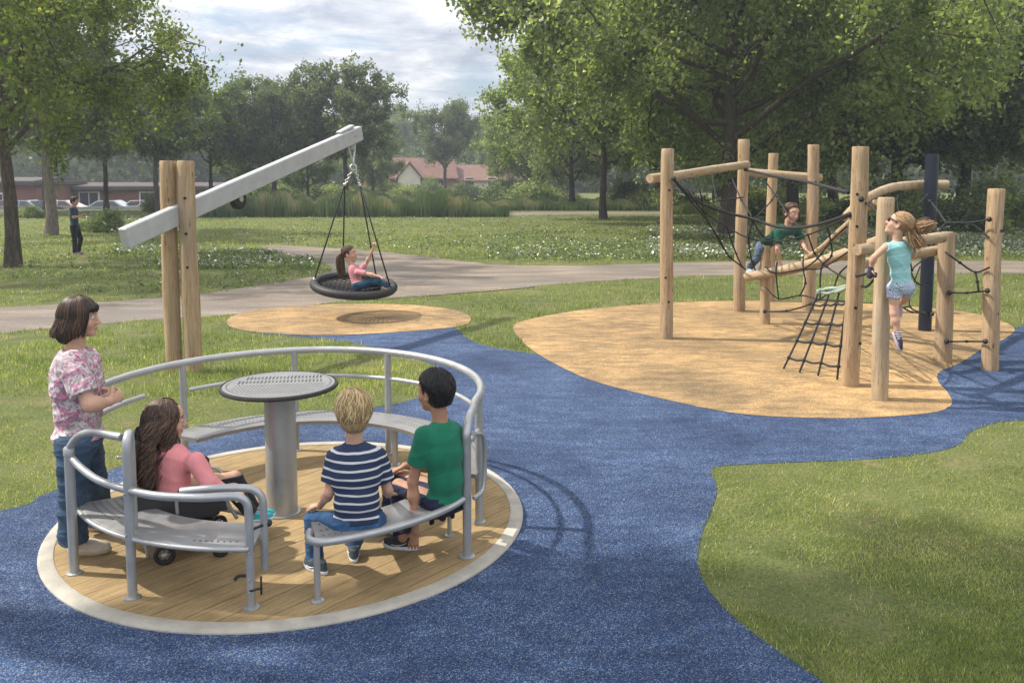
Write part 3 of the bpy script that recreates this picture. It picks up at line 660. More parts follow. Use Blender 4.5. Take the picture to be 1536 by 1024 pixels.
# ================================================================ trees
def tube_arrays(P,R,n=6):
    P=np.asarray(P,float); m=len(P); d=np.gradient(P,axis=0); d/=np.linalg.norm(d,axis=1)[:,None]+1e-9
    a=np.where(np.abs(d[:,2:3])<.9,np.array([[0,0,1.]]),np.array([[1.,0,0]])); x=np.cross(d,a); x/=np.linalg.norm(x,axis=1)[:,None]; 
    for i in range(1,m):
        v=x[i-1]-d[i]*np.dot(x[i-1],d[i]); x[i]=v/(np.linalg.norm(v)+1e-9)
    y=np.cross(d,x); t=np.arange(n)*2*PI/n
    V=P[:,None]+(x[:,None]*np.cos(t)[None,:,None]+y[:,None]*np.sin(t)[None,:,None])*np.asarray(R)[:,None,None]
    i=np.arange(m-1)[:,None]*n; k=np.arange(n)[None]; k2=(k+1)%n
    Fc=np.stack([i+k,i+k2,i+n+k2,i+n+k],-1).reshape(-1,4); return V.reshape(-1,3),Fc
def leaves_mesh(name,C,sz,m,rs,droop=.3,tone=None,asp=.6):
    """leaf quads: C centres, folded slightly along the middle"""
    k=len(C); a=rs.normal(size=(k,3)); a[:,2]-=droop; a/=np.linalg.norm(a,axis=1)[:,None]+1e-9
    b=rs.normal(size=(k,3)); b-=a*(a*b).sum(1)[:,None]; b/=np.linalg.norm(b,axis=1)[:,None]+1e-9
    s=(sz*(.6+.8*rs.random(k)))[:,None]; V=np.zeros((k,4,3))
    V[:,0]=C-a*s*.5; V[:,2]=C+a*s*.5; V[:,1]=C+b*s*asp*.5+a*s*.05; V[:,3]=C-b*s*asp*.5+a*s*.05
    me=fast_mesh(name,V.reshape(-1,3),np.arange(4*k).reshape(-1,4),m,False)
    t=rs.random(k)*.75 if tone is None else np.clip(tone+rs.normal(size=k)*.16,0,1)
    t=np.where(rs.random(k)>.97,np.clip(t+.35,0,1),t); set_attr(me,'rnd',np.repeat(t,4)); return me
def grow_tree(name,seed,H,trunk_h,trunk_r,crown,nl,leaf,lm,bark,limbs=16,sub=9,twig=6,airy=.5,cz=None,flat=1.,droop=0.,start=.25,lean=(0,0),bias=None):
    """crown=(rx,ry,rz): envelope around the upper trunk; limbs reach to its shell; leaves sit in clumps along the twigs"""
    rs=np.random.default_rng(seed); VV=[];FF=[];nv=0
    def addt(P,R,n=6):
        nonlocal nv
        V,Fc=tube_arrays(P,R,n); VV.append(V); FF.append(Fc+nv); nv+=len(V)
    cz=cz if cz is not None else H-crown[2]
    C0=np.array([lean[0],lean[1],cz])
    th=max(trunk_h,cz+crown[2]*.55); zs=np.linspace(0,th,12); wob=rs.normal(size=(12,2))*trunk_r*.35; wob[0]=0
    P=np.stack([lean[0]*(zs/th)**1.5+np.cumsum(wob[:,0])*.4,lean[1]*(zs/th)**1.5+np.cumsum(wob[:,1])*.4,zs],1)
    R=trunk_r*(1-.80*(zs/th)**.9); R[0]*=1.22; addt(P,R,12)
    tips=[];
    for i in range(limbs):
        f=start+(1-start)*(i+.5)/limbs; z0=trunk_h*.85+(th-trunk_h*.85)*max(0,(f-start)/(1-start))*.9
        j=np.interp(z0,zs,np.arange(12)); p0=np.array([np.interp(z0,zs,P[:,q]) for q in range(3)]); r0=np.interp(z0,zs,R)*.55
        az=i*2.4+rs.normal()*.3; el=-.55+1.5*f+rs.normal()*.15
        tgt=C0+np.array([crown[0]*math.cos(az)*math.cos(el),crown[1]*math.sin(az)*math.cos(el),crown[2]*math.sin(el)])*(.78+.25*rs.random())
        mid=(p0+tgt)/2+np.array([0,0,np.linalg.norm(tgt-p0)*(.10-droop*.15)])+rs.normal(size=3)*.06*crown[0]
        t=np.linspace(0,1,9)[:,None]; Q=(1-t)**2*p0+2*t*(1-t)*mid+t*t*tgt; Q[1:]+=rs.normal(size=(8,3))*.018*crown[0]
        Rl=r0*(1-.86*t[:,0]); addt(Q,Rl,6)
        for s_ in range(sub):
            tt=.25+.75*(s_+rs.random())/sub; q0=np.array([np.interp(tt,t[:,0],Q[:,q]) for q in range(3)])
            dirn=(Q[-1]-Q[0]); dirn/=np.linalg.norm(dirn); dv=rs.normal(size=3); dv[2]*=.7; dv/=np.linalg.norm(dv)
            out=(q0-C0)/np.array(crown); dv=dv+dirn*.5+out*.4; dv[2]-=droop*.8; dv/=np.linalg.norm(dv)
            ln=(.22+.25*rs.random())*min(crown[0],crown[2]*1.3); q1=q0+dv*ln; e=np.linalg.norm((q1-C0)/np.array(crown))
            if e>1.12: q1=C0+(q1-C0)*1.08/e
            t2=np.linspace(0,1,5)[:,None]; S_=(1-t2)*q0+t2*q1; S_[1:]+=rs.normal(size=(4,3))*.02*ln*3; S_[:,2]-=droop*.25*ln*t2[:,0]**2
            addt(S_,(r0*.28*(1-.85*t2[:,0])).clip(.006),4)
            for w_ in range(twig):
                tw=.2+.8*rs.random(); a_=np.array([np.interp(tw,t2[:,0],S_[:,q]) for q in range(3)]); dd=rs.normal(size=3); dd/=np.linalg.norm(dd)
                l2=ln*(.25+.3*rs.random()); a1=a_+dd*l2; a1[2]-=droop*.3*l2; tips.append((a_,a1,l2))
                if w_<2: addt(np.stack([a_,(a_+a1)/2+dd[::-1]*.04*l2,a1]),np.array([.012,.009,.004])*max(1,trunk_r/.2),3)
    A=np.array([t[0] for t in tips]); B=np.array([t[1] for t in tips]); ln=np.array([t[2] for t in tips]); nt_=len(tips)
    # denser and sparser clumps
    wgt=rs.random(nt_)**(1+airy)+.08; idx=rs.choice(nt_,nl,p=wgt/wgt.sum()); f=rs.random((nl,1))
    Cc=A[idx]*(1-f)+B[idx]*f+rs.normal(size=(nl,3))*(ln[idx,None]*.16+leaf*.4)
    if bias is not None: Cc[:,2]=np.maximum(Cc[:,2],bias+rs.random(nl)*.5)
    tone=(rs.random(nt_)*.5+.12)[idx]
    lme=leaves_mesh(name+'_leaves',Cc,np.full(nl,leaf),M[lm],rs,.35,tone)
    tme=fast_mesh(name+'_wood',np.concatenate(VV),np.concatenate(FF),M[bark],True)
    return tme,lme
TREEN=0
def plant(kind,meshes,x,y,rz,sc,label,cat='tree',group=None,scz=None):
    root=empty(kind,(0,0,0),label,cat,group)
    a=link('trunk',meshes[0]); b=link('crown',meshes[1])
    for o in (a,b): o.parent=root
    root.location=(x,y,0); root.rotation_euler=(0,0,rz); root.scale=(sc,sc,scz or sc); return root
tS=time.time()
GT='trees around the playground field'
# big overhanging trees on the right, and the leafy one on the left
p1=g(1090,357); T1=grow_tree('a',1,15,3.4,.36,(9.0,9,6.2),140000,.195,'leaf','bark',26,10,7,.7,8.6,droop=.35)
plant('broadleaf_tree',T1,p1.x,p1.y,.4,1,'wide dark trunked tree behind the left climbing posts, its crown filling the upper right',group=GT)
p=g(1192,336); plant('broadleaf_tree',T1,p.x+.5,p.y+2,2.2,.95,'broad tree with dark trunk seen just right of the climbing boy',group=GT)
p2=Vector((12.6,15.5,0)); T2=grow_tree('b',2,12.5,3.6,.26,(8.0,7.0,4.6),75000,.10,'leaf','bark',24,10,7,1.1,8.7,droop=.3)
plant('overhanging_tree',T2,p2.x,p2.y,1.1,1,'nearest tree at right edge, bare dark branches reaching in over the climbing frame',group=GT)
p=g(20,400); T3=grow_tree('c',3,10.5,3.3,.19,(5.6,5.2,4.6),52000,.125,'leafy','bark',22,9,6,.9,6.9,droop=.45)
plant('broadleaf_tree',T3,p.x,p.y,.9,1,'yellow green tree with thick dark trunk at the left edge',group=GT)
p=g(77,353); T4=grow_tree('d',4,10.5,3.6,.24,(4.6,4.6,3.8),26000,.2,'leafa','barkpale',18,8,6,1.0,6.8,droop=.25)
plant('pale_trunk_tree',T4,p.x,p.y,.2,1,'slender pale barked tree standing behind the person by the parked cars',group=GT)
# middle distance airy trees against the sky
T5=grow_tree('e',5,14,4.4,.30,(5.3,5.3,5.2),30000,.26,'leafa','bark',20,9,6,1.8,8.8,droop=-.1,start=.1)
T6=grow_tree('f',6,13,2.2,.26,(5.0,5.0,5.0),48000,.23,'leafd','bark',20,8,6,.5,7.2,droop=.2,start=.0)
T7=grow_tree('h',8,12,2.4,.30,(5.6,5.6,5.0),52000,.22,'leaf','bark',20,8,6,.7,6.6,droop=.3,start=.0)
T9=grow_tree('k',10,11.5,4.2,.22,(4.6,4.6,3.7),26000,.28,'leafd','bark',18,8,6,.8,7.8,droop=.15,start=.1)
def place(T,px,Y,sc,rz,label,kind='field_tree',scz=None): 
    X=(px-768)/F*Y; return plant(kind,T,X,Y,rz,sc,label,group=GT,scz=scz)
place(T5,412,62,.70,.3,'tall airy tree left of the swing beam tip, sky showing through its crown','airy_tree')
place(T5,520,60,.745,2.1,'tall airy tree rising behind the swing beam tip','airy_tree')
place(T5,668,95,.78,4.0,'lone hazy airy tree in front of the red roofed houses','airy_tree')
place(T9,318,60,.78,1.,'dark round tree behind the swing posts')
place(T9,236,52,.80,2.,'dark tree left of the two swing posts')
place(T6,376,66,.55,3.,'deep green tree behind the lower swing beam')
place(T6,462,72,.55,4.,'low dark tree in the gap of the two airy trees')
place(T6,560,82,.62,5.,'dark tree right of the basket swing ropes, edge of the houses')
place(T9,160,58,.85,5.5,'dark tree above the brick building, left of centre')
place(T9,70,52,.85,.5,'deep green tree behind the pale barked trunk at left')
place(T9,-10,55,1.0,1.5,'dark tree at the far left edge behind the yellow green tree')
q_=g(905,329); T8=grow_tree('i',9,11.5,3.4,.21,(6.6,6.4,4.8),60000,.21,'leaf','bark',22,9,6,.8,6.9,droop=.35)
plant('broadleaf_tree',T8,q_.x,q_.y,.5,1,'young broad tree with clear single trunk in the middle of the far grass',group=GT)
place(T7,858,66,.85,1.2,'leafy tree directly left of and behind the clear single trunk tree')
place(T7,790,78,.80,2.6,'light green tree where the right hand foliage meets the sky gap')
place(T7,985,62,1.2,3.3,'tall leafy tree behind the leftmost climbing post')
place(T7,1075,70,1.35,4.3,'tall leafy tree in the back row, behind the wide dark trunk')
place(T7,1250,60,1.3,5.3,'leafy tree in the back row behind the middle climbing posts')
place(T7,1345,46,1.2,.8,'dark tree in the back row behind the navy post')
place(T7,1440,46,1.25,1.8,'leafy tree in the back row between the navy post and rightmost post')
place(T7,1545,44,1.25,2.8,'dark tree in the back row at the right edge')
place(T7,1180,80,1.2,3.8,'dark tree deepest in the back row behind the climbing boy')
# hazy far trees behind the houses
for i,(px,Y,sc) in enumerate(((600,160,1.15),(640,170,1.0),(705,165,1.15),(742,150,1.0),(570,150,1.3),(500,140,1.2),(440,135,1.1),(360,130,1.2),(280,120,1.1),(770,125,1.1))):
    place((T6,T7)[i%2],px,Y,sc,i*1.3,('far hazy tree behind the leftmost red roof','far hazy tree rising over the gap between red roofs','far hazy tree right of the lone airy tree','far hazy tree at the foot of the sky gap','far hazy tree left of the red roofs','far tree behind the basket swing ropes','far tree low behind the first airy tree','far tree behind the swing posts line','far tree above the brick building roof','far hazy tree where the right foliage begins')[i],'far_tree')
# ---- off to the left, out of frame: the tree whose dappled shade falls over the foreground
TS=grow_tree('s',12,12,5,.30,(5.2,1.9,1.2),14000,.28,'leaf','bark',18,8,6,3.2,9.8,droop=.1,lean=(5.2,0))
plant('shade_tree',TS,-8.9,4.9,0,1,'tree out of view at left whose dappled shade falls on the foreground',group=GT)
# far woodland closing the view
rw=np.random.default_rng(77); nw=170000; Xw=(rw.random(nw)*2-1)*150; Yw=118+rw.random(nw)*45+.0*Xw; top=6.5+2.2*np.sin(Xw*.09)+1.6*np.sin(Xw*.23+Yw*.1)+1.2*np.sin(Xw*.51+2); top=top+5.*np.clip((np.abs(Xw+8)-22)/30,0,1); Zw=top*rw.random(nw)**.85
tag(link('woodland',leaves_mesh('woodland',np.stack([Xw,Yw,Zw],1),np.full(nw,.95),M['leafa'],rw,.1,.25+.25*np.sin(Xw*.3+Yw*.2)*np.sin(Zw*.9)+.1)),kind='stuff')
# ================================================================ shrubs, reeds, flowers
def shrub(seed,rx,rz,nl,leaf,lm):
    rs=np.random.default_rng(seed); nb=26; c=rs.normal(size=(nb,3)); c/=np.linalg.norm(c,axis=1)[:,None]; c[:,2]=np.abs(c[:,2]); c*=(.35+.5*rs.random((nb,1))); 
    idx=rs.integers(0,nb,nl); P=c[idx]+rs.normal(size=(nl,3))*.17; P*=np.array([rx,rx,rz]); P[:,2]=np.abs(P[:,2])
    lme=leaves_mesh('shrub_leaves',P,np.full(nl,leaf),M[lm],rs,.1,(rs.random(nb)*.5+.15)[idx])
    VV=[];FF=[];nv=0
    for i in range(nb):
        e=c[i]*np.array([rx,rx,rz]); V,Fc=tube_arrays(np.stack([[0,0,0],e*.5+[0,0,.1*rz],e]),[.03*rx,.02*rx,.008*rx],4); VV.append(V);FF.append(Fc+nv);nv+=len(V)
    return fast_mesh('shrub_stems',np.concatenate(VV),np.concatenate(FF),M['bark'],True),lme
S1=shrub(1,1.6,1.9,9000,.16,'leafd'); S2=shrub(2,2.0,1.5,9000,.17,'leaf'); S3=shrub(3,1.5,1.0,6000,.13,'leafa')
def bush(S,px,Y,sc,rz,label,scz=None):
    root=empty('bush',(0,0,0),label,'bush','bushes along the far edge of the field')
    for nm,me in (('stems',S[0]),('foliage',S[1])):
        o=link(nm,me); o.parent=root
    root.location=((px-768)/F*Y,Y,0); root.rotation_euler=(0,0,rz); root.scale=(sc,sc,scz or sc)
BL=[(640,92,1.15,'round bush before the brick house gable'),(700,96,1.1,'round bush right of the lone airy trunk'),(728,94,1.0,'dark bush right of the low red roof'),(575,88,1.3,'dark bush left of the red roofed house'),
 (600,86,.9,'small bush under the left red roof'),(660,98,1.0,'low bush at the foot of the lone airy trunk'),(752,80,1.2,'bush beyond the reeds near the field corner'),(800,72,1.3,'pale bush by the far path bend'),
 (850,74,1.1,'bush on the far lawn left of the single trunk'),(945,66,1.2,'bright low bush right of the single trunk'),(985,60,1.1,'bush just left of the leftmost climbing post'),(1040,62,1.2,'bush between the first two climbing posts'),
 (455,78,1.2,'bush behind the reeds left of the swing ropes'),(505,80,1.1,'bush behind the reeds beside the swing ropes'),(545,80,1.2,'bush behind the reeds right of the swing ropes'),(50,48,.38,'dark low hedge bush between the two left trunks'),(30,49,.36,'small dark bush beside the left edge trunk'),
 (130,37,.42,'little grey green shrub behind the person'),(160,36,.5,'pale flowering shrub right of the person'),(1130,52,1.2,'bush beyond the second climbing post'),(1290,47,1.25,'bush beyond the tall front climbing post'),(1340,42,1.2,'bush seen under the curved log'),
 (1380,40,1.2,'bush behind the navy post'),(1440,38,1.3,'bush between navy post and rightmost post'),(1500,37,1.3,'bush behind the rightmost post'),(1550,36,1.3,'bush at the right edge of the field'),(1215,54,1.2,'bush beyond the fourth climbing post'),(646,90,.9,'bush in front of the white gable house'),(612,92,1.0,'bush left of the white gable house'),(714,92,1.1,'bush in front of the low red roof'),(245,57,.8,'bush before the brick building hard against the swing posts'),(400,75,1.2,'bush behind the middle of the swing beam'),(350,72,1.1,'bush behind the swing posts')]
for i,(px,Y,sc,lb) in enumerate(BL): bush((S1,S2,S3)[i%3],px,Y,sc,i*1.1,lb)
# reed bed
rs=np.random.default_rng(33)
def reeds(name,n,px0,px1,Y0,Y1,h,wd,m,prof=None):
    px=px0+(px1-px0)*rs.random(n); Y=Y0+(Y1-Y0)*rs.random(n); X=(px-768)/F*Y
    hh=h*(.55+.45*rs.random(n))*(.8+.2*np.sin(px*.05)+.12*np.sin(px*.21))
    if prof is not None: hh*=prof(px)
    a=rs.random(n)*2*PI; wx=np.cos(a)*wd*.5; wy=np.sin(a)*wd*.5; V=np.zeros((n,4,3)); b=rs.normal(size=(n,2))*.12*hh[:,None]
    V[:,0]=np.stack([X-wx,Y-wy,0*X],1);V[:,1]=np.stack([X+wx,Y+wy,0*X],1)
    V[:,2]=np.stack([X+b[:,0]+wx*.5,Y+b[:,1],hh],1);V[:,3]=np.stack([X+b[:,0]-wx*.5,Y+b[:,1],hh*.97],1)
    me=fast_mesh(name,V.reshape(-1,3),np.arange(4*n).reshape(-1,4),m)
    t=np.clip(.25+.3*np.sin(px*.045+np.sin(Y*.3)*2)+.25*np.sin(px*.13+Y*.4)+rs.random(n)*.35,0,1); set_attr(me,'rnd',np.stack([t*.5,t*.5,np.clip(t+.15,0,1),np.clip(t+.15,0,1)],1).ravel())
    o=link(name,me); tag(o,kind='stuff')
reeds('reeds',42000,285,762,49,62,1.45,.10,M['reed'],lambda p:np.where(p<420,.75+.3*(p-285)/135,np.clip((775-p)/60,.45,1)))
reeds('rough_grass',16000,740,1010,58,66,.8,.12,M['reed'])
reeds('rough_grass',9000,1000,1560,52,60,.7,.12,M['reed'])
# grass blades near the camera and over the field
blades('grass',420000,2.6,9.0,.023,.0040,M['blade'],power=1.0,lean=1.1)
blades('grass',150000,9.0,24.,.055,.011,M['blade'],power=.8)
blades('grass',110000,24.,58.,.075,.028,M['blade'],power=.5)
# clover and daisies in bands
def flowers(name,n,rect,r,h,m):
    x0,x1,y0,y1=rect; px=x0+(x1-x0)*rs.random(n); py=y0+(y1-y0)*rs.random(n)
    r_=[g(a,b) for a,b in zip(px,py)]; X=np.array([q.x for q in r_]);Y=np.array([q.y for q in r_])
    nz=np.sin(X*.9+np.sin(Y*.8)*2)+np.sin(X*.37+Y*.5)+rs.normal(size=n)*.6; ok=on_grass(X,Y)&(nz>-.35); X=X[ok];Y=Y[ok];k=len(X)
    hh=h*(.5+.7*rs.random(k)); ang=np.arange(6)*PI/3; s=r*(.6+.7*rs.random(k))
    til=rs.normal(size=(k,2))*.5
    V=np.zeros((k,6,3)); V[:,:,0]=X[:,None]+np.cos(ang)*s[:,None]; V[:,:,1]=Y[:,None]+np.sin(ang)*s[:,None]; V[:,:,2]=hh[:,None]+til[:,:1]*np.cos(ang)*s[:,None]+(til[:,1:]-.5)*np.sin(ang)*s[:,None]
    me=fast_mesh(name,V.reshape(-1,3),np.arange(6*k).reshape(-1,6),m); o=link(name,me); tag(o,kind='stuff')
    # leafy tufts under the flowers
    C=np.stack([np.repeat(X,4),np.repeat(Y,4),np.repeat(hh,4)*.6],1)+rs.normal(size=(4*k,3))*np.array([.12,.12,.02]); C[:,2]=np.abs(C[:,2])
    me=leaves_mesh('leaf',C,np.full(4*k,.09),M['leafd'],rs,0); tag(link('clover_leaves',me),kind='stuff')
M['petal']=simple('white_petals',(.74,.76,.70),(.6,.62,.52),9,.7,0,0)
flowers('clover_flowers',6000,(970,1560,343,392),.036,.24,M['petal'])
flowers('clover_flowers',1500,(730,1010,348,392),.024,.14,M['petal'])
flowers('clover_flowers',2600,(430,1560,326,392),.022,.10,M['petal'])
flowers('clover_flowers',700,(0,470,350,440),.02,.06,M['petal'])
flowers('clover_flowers',1400,(170,440,373,383),.028,.14,M['petal'])
flowers('clover_flowers',1000,(236,470,389,405),.026,.14,M['petal'])
flowers('clover_flowers',260,(130,250,340,362),.05,.5,M['petal'])
print('trees',time.time()-tS)
# ================================================================ far buildings and cars
M['brick']=simple('dull_red_brick',(.22,.10,.075),(.16,.075,.058),1.2,.9,0,0); M['tile']=simple('orange_red_tiles',(.20,.11,.085),(.14,.075,.06),1.5,.85,0,.3,6)
M['render_']=simple('cream_render',(.60,.56,.50),(.5,.46,.41),1,.9,0,0); M['glass']=simple('dark_glass',(.03,.04,.05),None,2,.12,0,0); M['slate']=simple('grey_slate',(.075,.060,.055),None,2,.8,0,0)
def house(px,Y,W,D,hw,hr,rz,label,wall='brick',gable=True,roof='tile'):
    c=Vector(((px-768)/F*Y,Y,0)); e=empty('house',c,label,'house','red roofed houses beyond the field'); R=Matrix.Rotation(rz,3,'Z')
    def T(v): return c+R@Vector(v)
    b=MB(); b.box(c+Vector((0,0,hw/2)),(W,D,hw),rz); b.add([T((-W/2,-D/2,hw)),T((-W/2,D/2,hw)),T((-W/2,0,hw+hr))],[[0,1,2]]).add([T((W/2,-D/2,hw)),T((W/2,D/2,hw)),T((W/2,0,hw+hr))],[[0,2,1]])
    b.build('wall',M[wall],e)
    o=.35; rf=MB(); V=[]
    for s in (-1,1):
        a=[T((-W/2-o,s*(D/2+o),hw-.3)),T((W/2+o,s*(D/2+o),hw-.3)),T((W/2+o,0,hw+hr+.05)),T((-W/2-o,0,hw+hr+.05))]; up_=[v+Vector((0,0,.18)) for v in a]
        rf.add(a+up_,[[0,1,2,3],[4,7,6,5],[0,4,5,1],[3,2,6,7],[0,3,7,4],[1,5,6,2]])
    r=rf.build('roof',M[roof],e); MB().box(T((W*.25,0,hw+hr+.4)),(.7,.6,1.3),rz).build('chimney',M['brick'],r)
    for i in range(max(2,int(W/3))):
        x=-W/2+W*(i+.5)/max(2,int(W/3)); w_=MB().box(T((x,-D/2-.03,1.6)),(1.3,.1,1.2),rz).build('window',M['white'],e)
        MB().box(T((x,-D/2-.09,1.6)),(1.1,.04,1.0),rz).build('pane',M['glass'],w_)
    if gable:
        # white gable facing the field
        gx=-W*.22; gg=MB(); gg.add([T((gx-1.4,-D/2-.9,0)),T((gx+1.4,-D/2-.9,0)),T((gx+1.4,-D/2-.9,hw)),T((gx,-D/2-.9,hw+hr*.75)),T((gx-1.4,-D/2-.9,hw)),
          T((gx-1.4,-D/2+1,0)),T((gx+1.4,-D/2+1,0)),T((gx+1.4,-D/2+1,hw)),T((gx,-D/2+1,hw+hr*.75)),T((gx-1.4,-D/2+1,hw))],[[0,1,2,3,4],[0,5,6,1],[1,6,7,2],[0,4,9,5]])
        gg.build('gable_front',M['render_'],e)
        k=MB(); 
        for s in(-1,1):
            a=[T((gx,-D/2-1.2,hw+hr*.75+.1)),T((gx+s*1.8,-D/2-1.2,hw-.35)),T((gx+s*1.8,-D/2+2.,hw-.35)),T((gx,-D/2+2.,hw+hr*.75+.1))]; u_=[v+Vector((0,0,.2)) for v in a]
            k.add(a+u_,[[0,1,2,3],[4,7,6,5],[0,4,5,1],[1,5,6,2]])
        k.build('gable_roof',M[roof],e)
house(630,114,8.5,6,2.2,2.3,.25,'brick house with white gable and orange red roof at centre distance')
house(708,116,9,6,1.9,1.7,-.05,'low house with long dull red roof right of the lone airy tree','render_',False)
house(592,116,7,5,2.,1.9,.5,'orange roofed house partly hidden behind the swing ropes','brick',False)
house(758,118,7,5,2.,1.6,.0,'small red roofed house mostly hidden by the right hand foliage','brick',False)
# long brick building behind the car park
def longb(px0,px1,Y,h,label):
    x0,x1=(px0-768)/F*Y,(px1-768)/F*Y; c=Vector(((x0+x1)/2,Y,-1.25)); e=empty('brick_building',c,label,'building'); W=x1-x0
    MB().box(c+Vector((0,4,h/2)),(W,8,h)).build('wall',M['brick'],e); r=MB().box(c+Vector((0,3.9,h+.2)),(W+.6,8.8,.4),bev=.05).build('roof_edge',M['slate'],e)
    MB().add([c+Vector((-W/2,-.2,h+.41)),c+Vector((W/2,-.2,h+.41)),c+Vector((W/2,4,h+.7)),c+Vector((-W/2,4,h+.7)),c+Vector((W/2,8,h+.41)),c+Vector((-W/2,8,h+.41))],[[0,1,2,3],[3,2,4,5],[0,3,5],[1,4,2]]).build('roof',M['slate'],e)
    n=int(W/5)
    for i in range(n):
        x=-W/2+W*(i+.5)/n; wn=MB().box(c+Vector((x,-.04,1.45)),(1.9,.12,1.5),bev=.01).build('window',M['white'],e)
        MB().box(c+Vector((x-.43,-.115,1.45)),(.76,.04,1.25)).build('pane',M['glass'],wn); MB().box(c+Vector((x+.43,-.115,1.45)),(.76,.04,1.25)).build('pane',M['glass'],wn)
longb(90,362,78,2.3,'long low brick building with pale roof edge behind the parked cars')
longb(-200,55,72,2.8,'taller brick building with white framed windows at the far left')
cp=MB().add([Vector((-76.2,62.75,-.94)),Vector((-25.4,62.75,-.94)),Vector((-25.4,73,-.94)),Vector((-76.2,73,-.94))],[[0,1,2,3]]).build('car_park',simple('car_park_asphalt',(.11,.11,.11),(.07,.07,.07),2,.9),None); tag(cp,kind='structure')
def car(px,Y,color,label,rz=0.):
    x=(px-768)/F*Y; e=empty('parked_car',(x,Y,-.938),label,'car','cars parked before the brick building'); R=Matrix.Rotation(rz,3,'Z'); c=Vector((x,Y,-.938))
    prof=[(-2.1,.35),(-2.12,.72),(-1.95,.86),(-1.2,.93),(-.62,1.36),(.75,1.40),(1.55,.95),(2.05,.85),(2.12,.55),(2.1,.32)]
    def T(v): return c+R@Vector(v)
    V=[T((p[0],s*(.84 if p[1]<1.2 else .62),p[1])) for s in(-1,1) for p in prof]; n=len(prof)
    Fc=[list(range(n)),list(range(n,2*n))[::-1]]+[[i,i+n,(i+1)%n+n,(i+1)%n] for i in range(n)]
    me=simple('car_paint_'+label.split()[0],color,tuple(q*.95 for q in color),3,.3,.2,0,coat=1)
    MB().add(V,Fc).build('body',me,e)
    wv=[(-1.05,.97),(-.58,1.30),(.10,1.34),(.10,.97)]; w2=[(.18,.97),(.18,1.34),(.72,1.32),(1.3,.97)]
    for ww in(wv,w2):
        V=[]; 
        for s in(-1,1):
            for p in ww: V.append(T((p[0],s*(.845 if p[1]<1.1 else .66),p[1])))
        MB().add(V,[[0,1,2,3],[4,7,6,5]]).build('side_window',M['glass'],e)
    for sx in(-1.3,1.35):
        for sy in(-.74,.74):
            Mw=R@Matrix.Rotation(PI/2,3,'X'); w_=MB().lathe([(.18,-.11),(.31,-.1),(.32,0),(.31,.1),(.18,.11)],T((sx,sy,.32)),18,Mw).build('wheel',M['black'],e,True,40)
            MB().lathe([(.16,-.12),(.17,0),(.16,.12)],T((sx,sy,.32)),12,Mw).build('rim',M['chrome'],w_,True,40)
for px,col_,lb in ((2,(.45,.05,.04),'red parked car at the far left edge'),(36,(.22,.24,.27),'silver grey parked car left of the pale barked trunk'),(66,(.05,.06,.09),'dark blue parked car touching the pale barked trunk'),(91,(.42,.30,.24),'beige parked car right of the pale barked trunk'),(163,(.30,.34,.38),'light blue white parked car between person and swing posts'),(212,(.42,.42,.41),'white parked car just left of the swing posts'),(233,(.46,.46,.46),'white van sized car hidden partly by the left swing post')):
    car(px,67+((px*7)%5)*.4,col_,lb,.1*((px%3)-1))
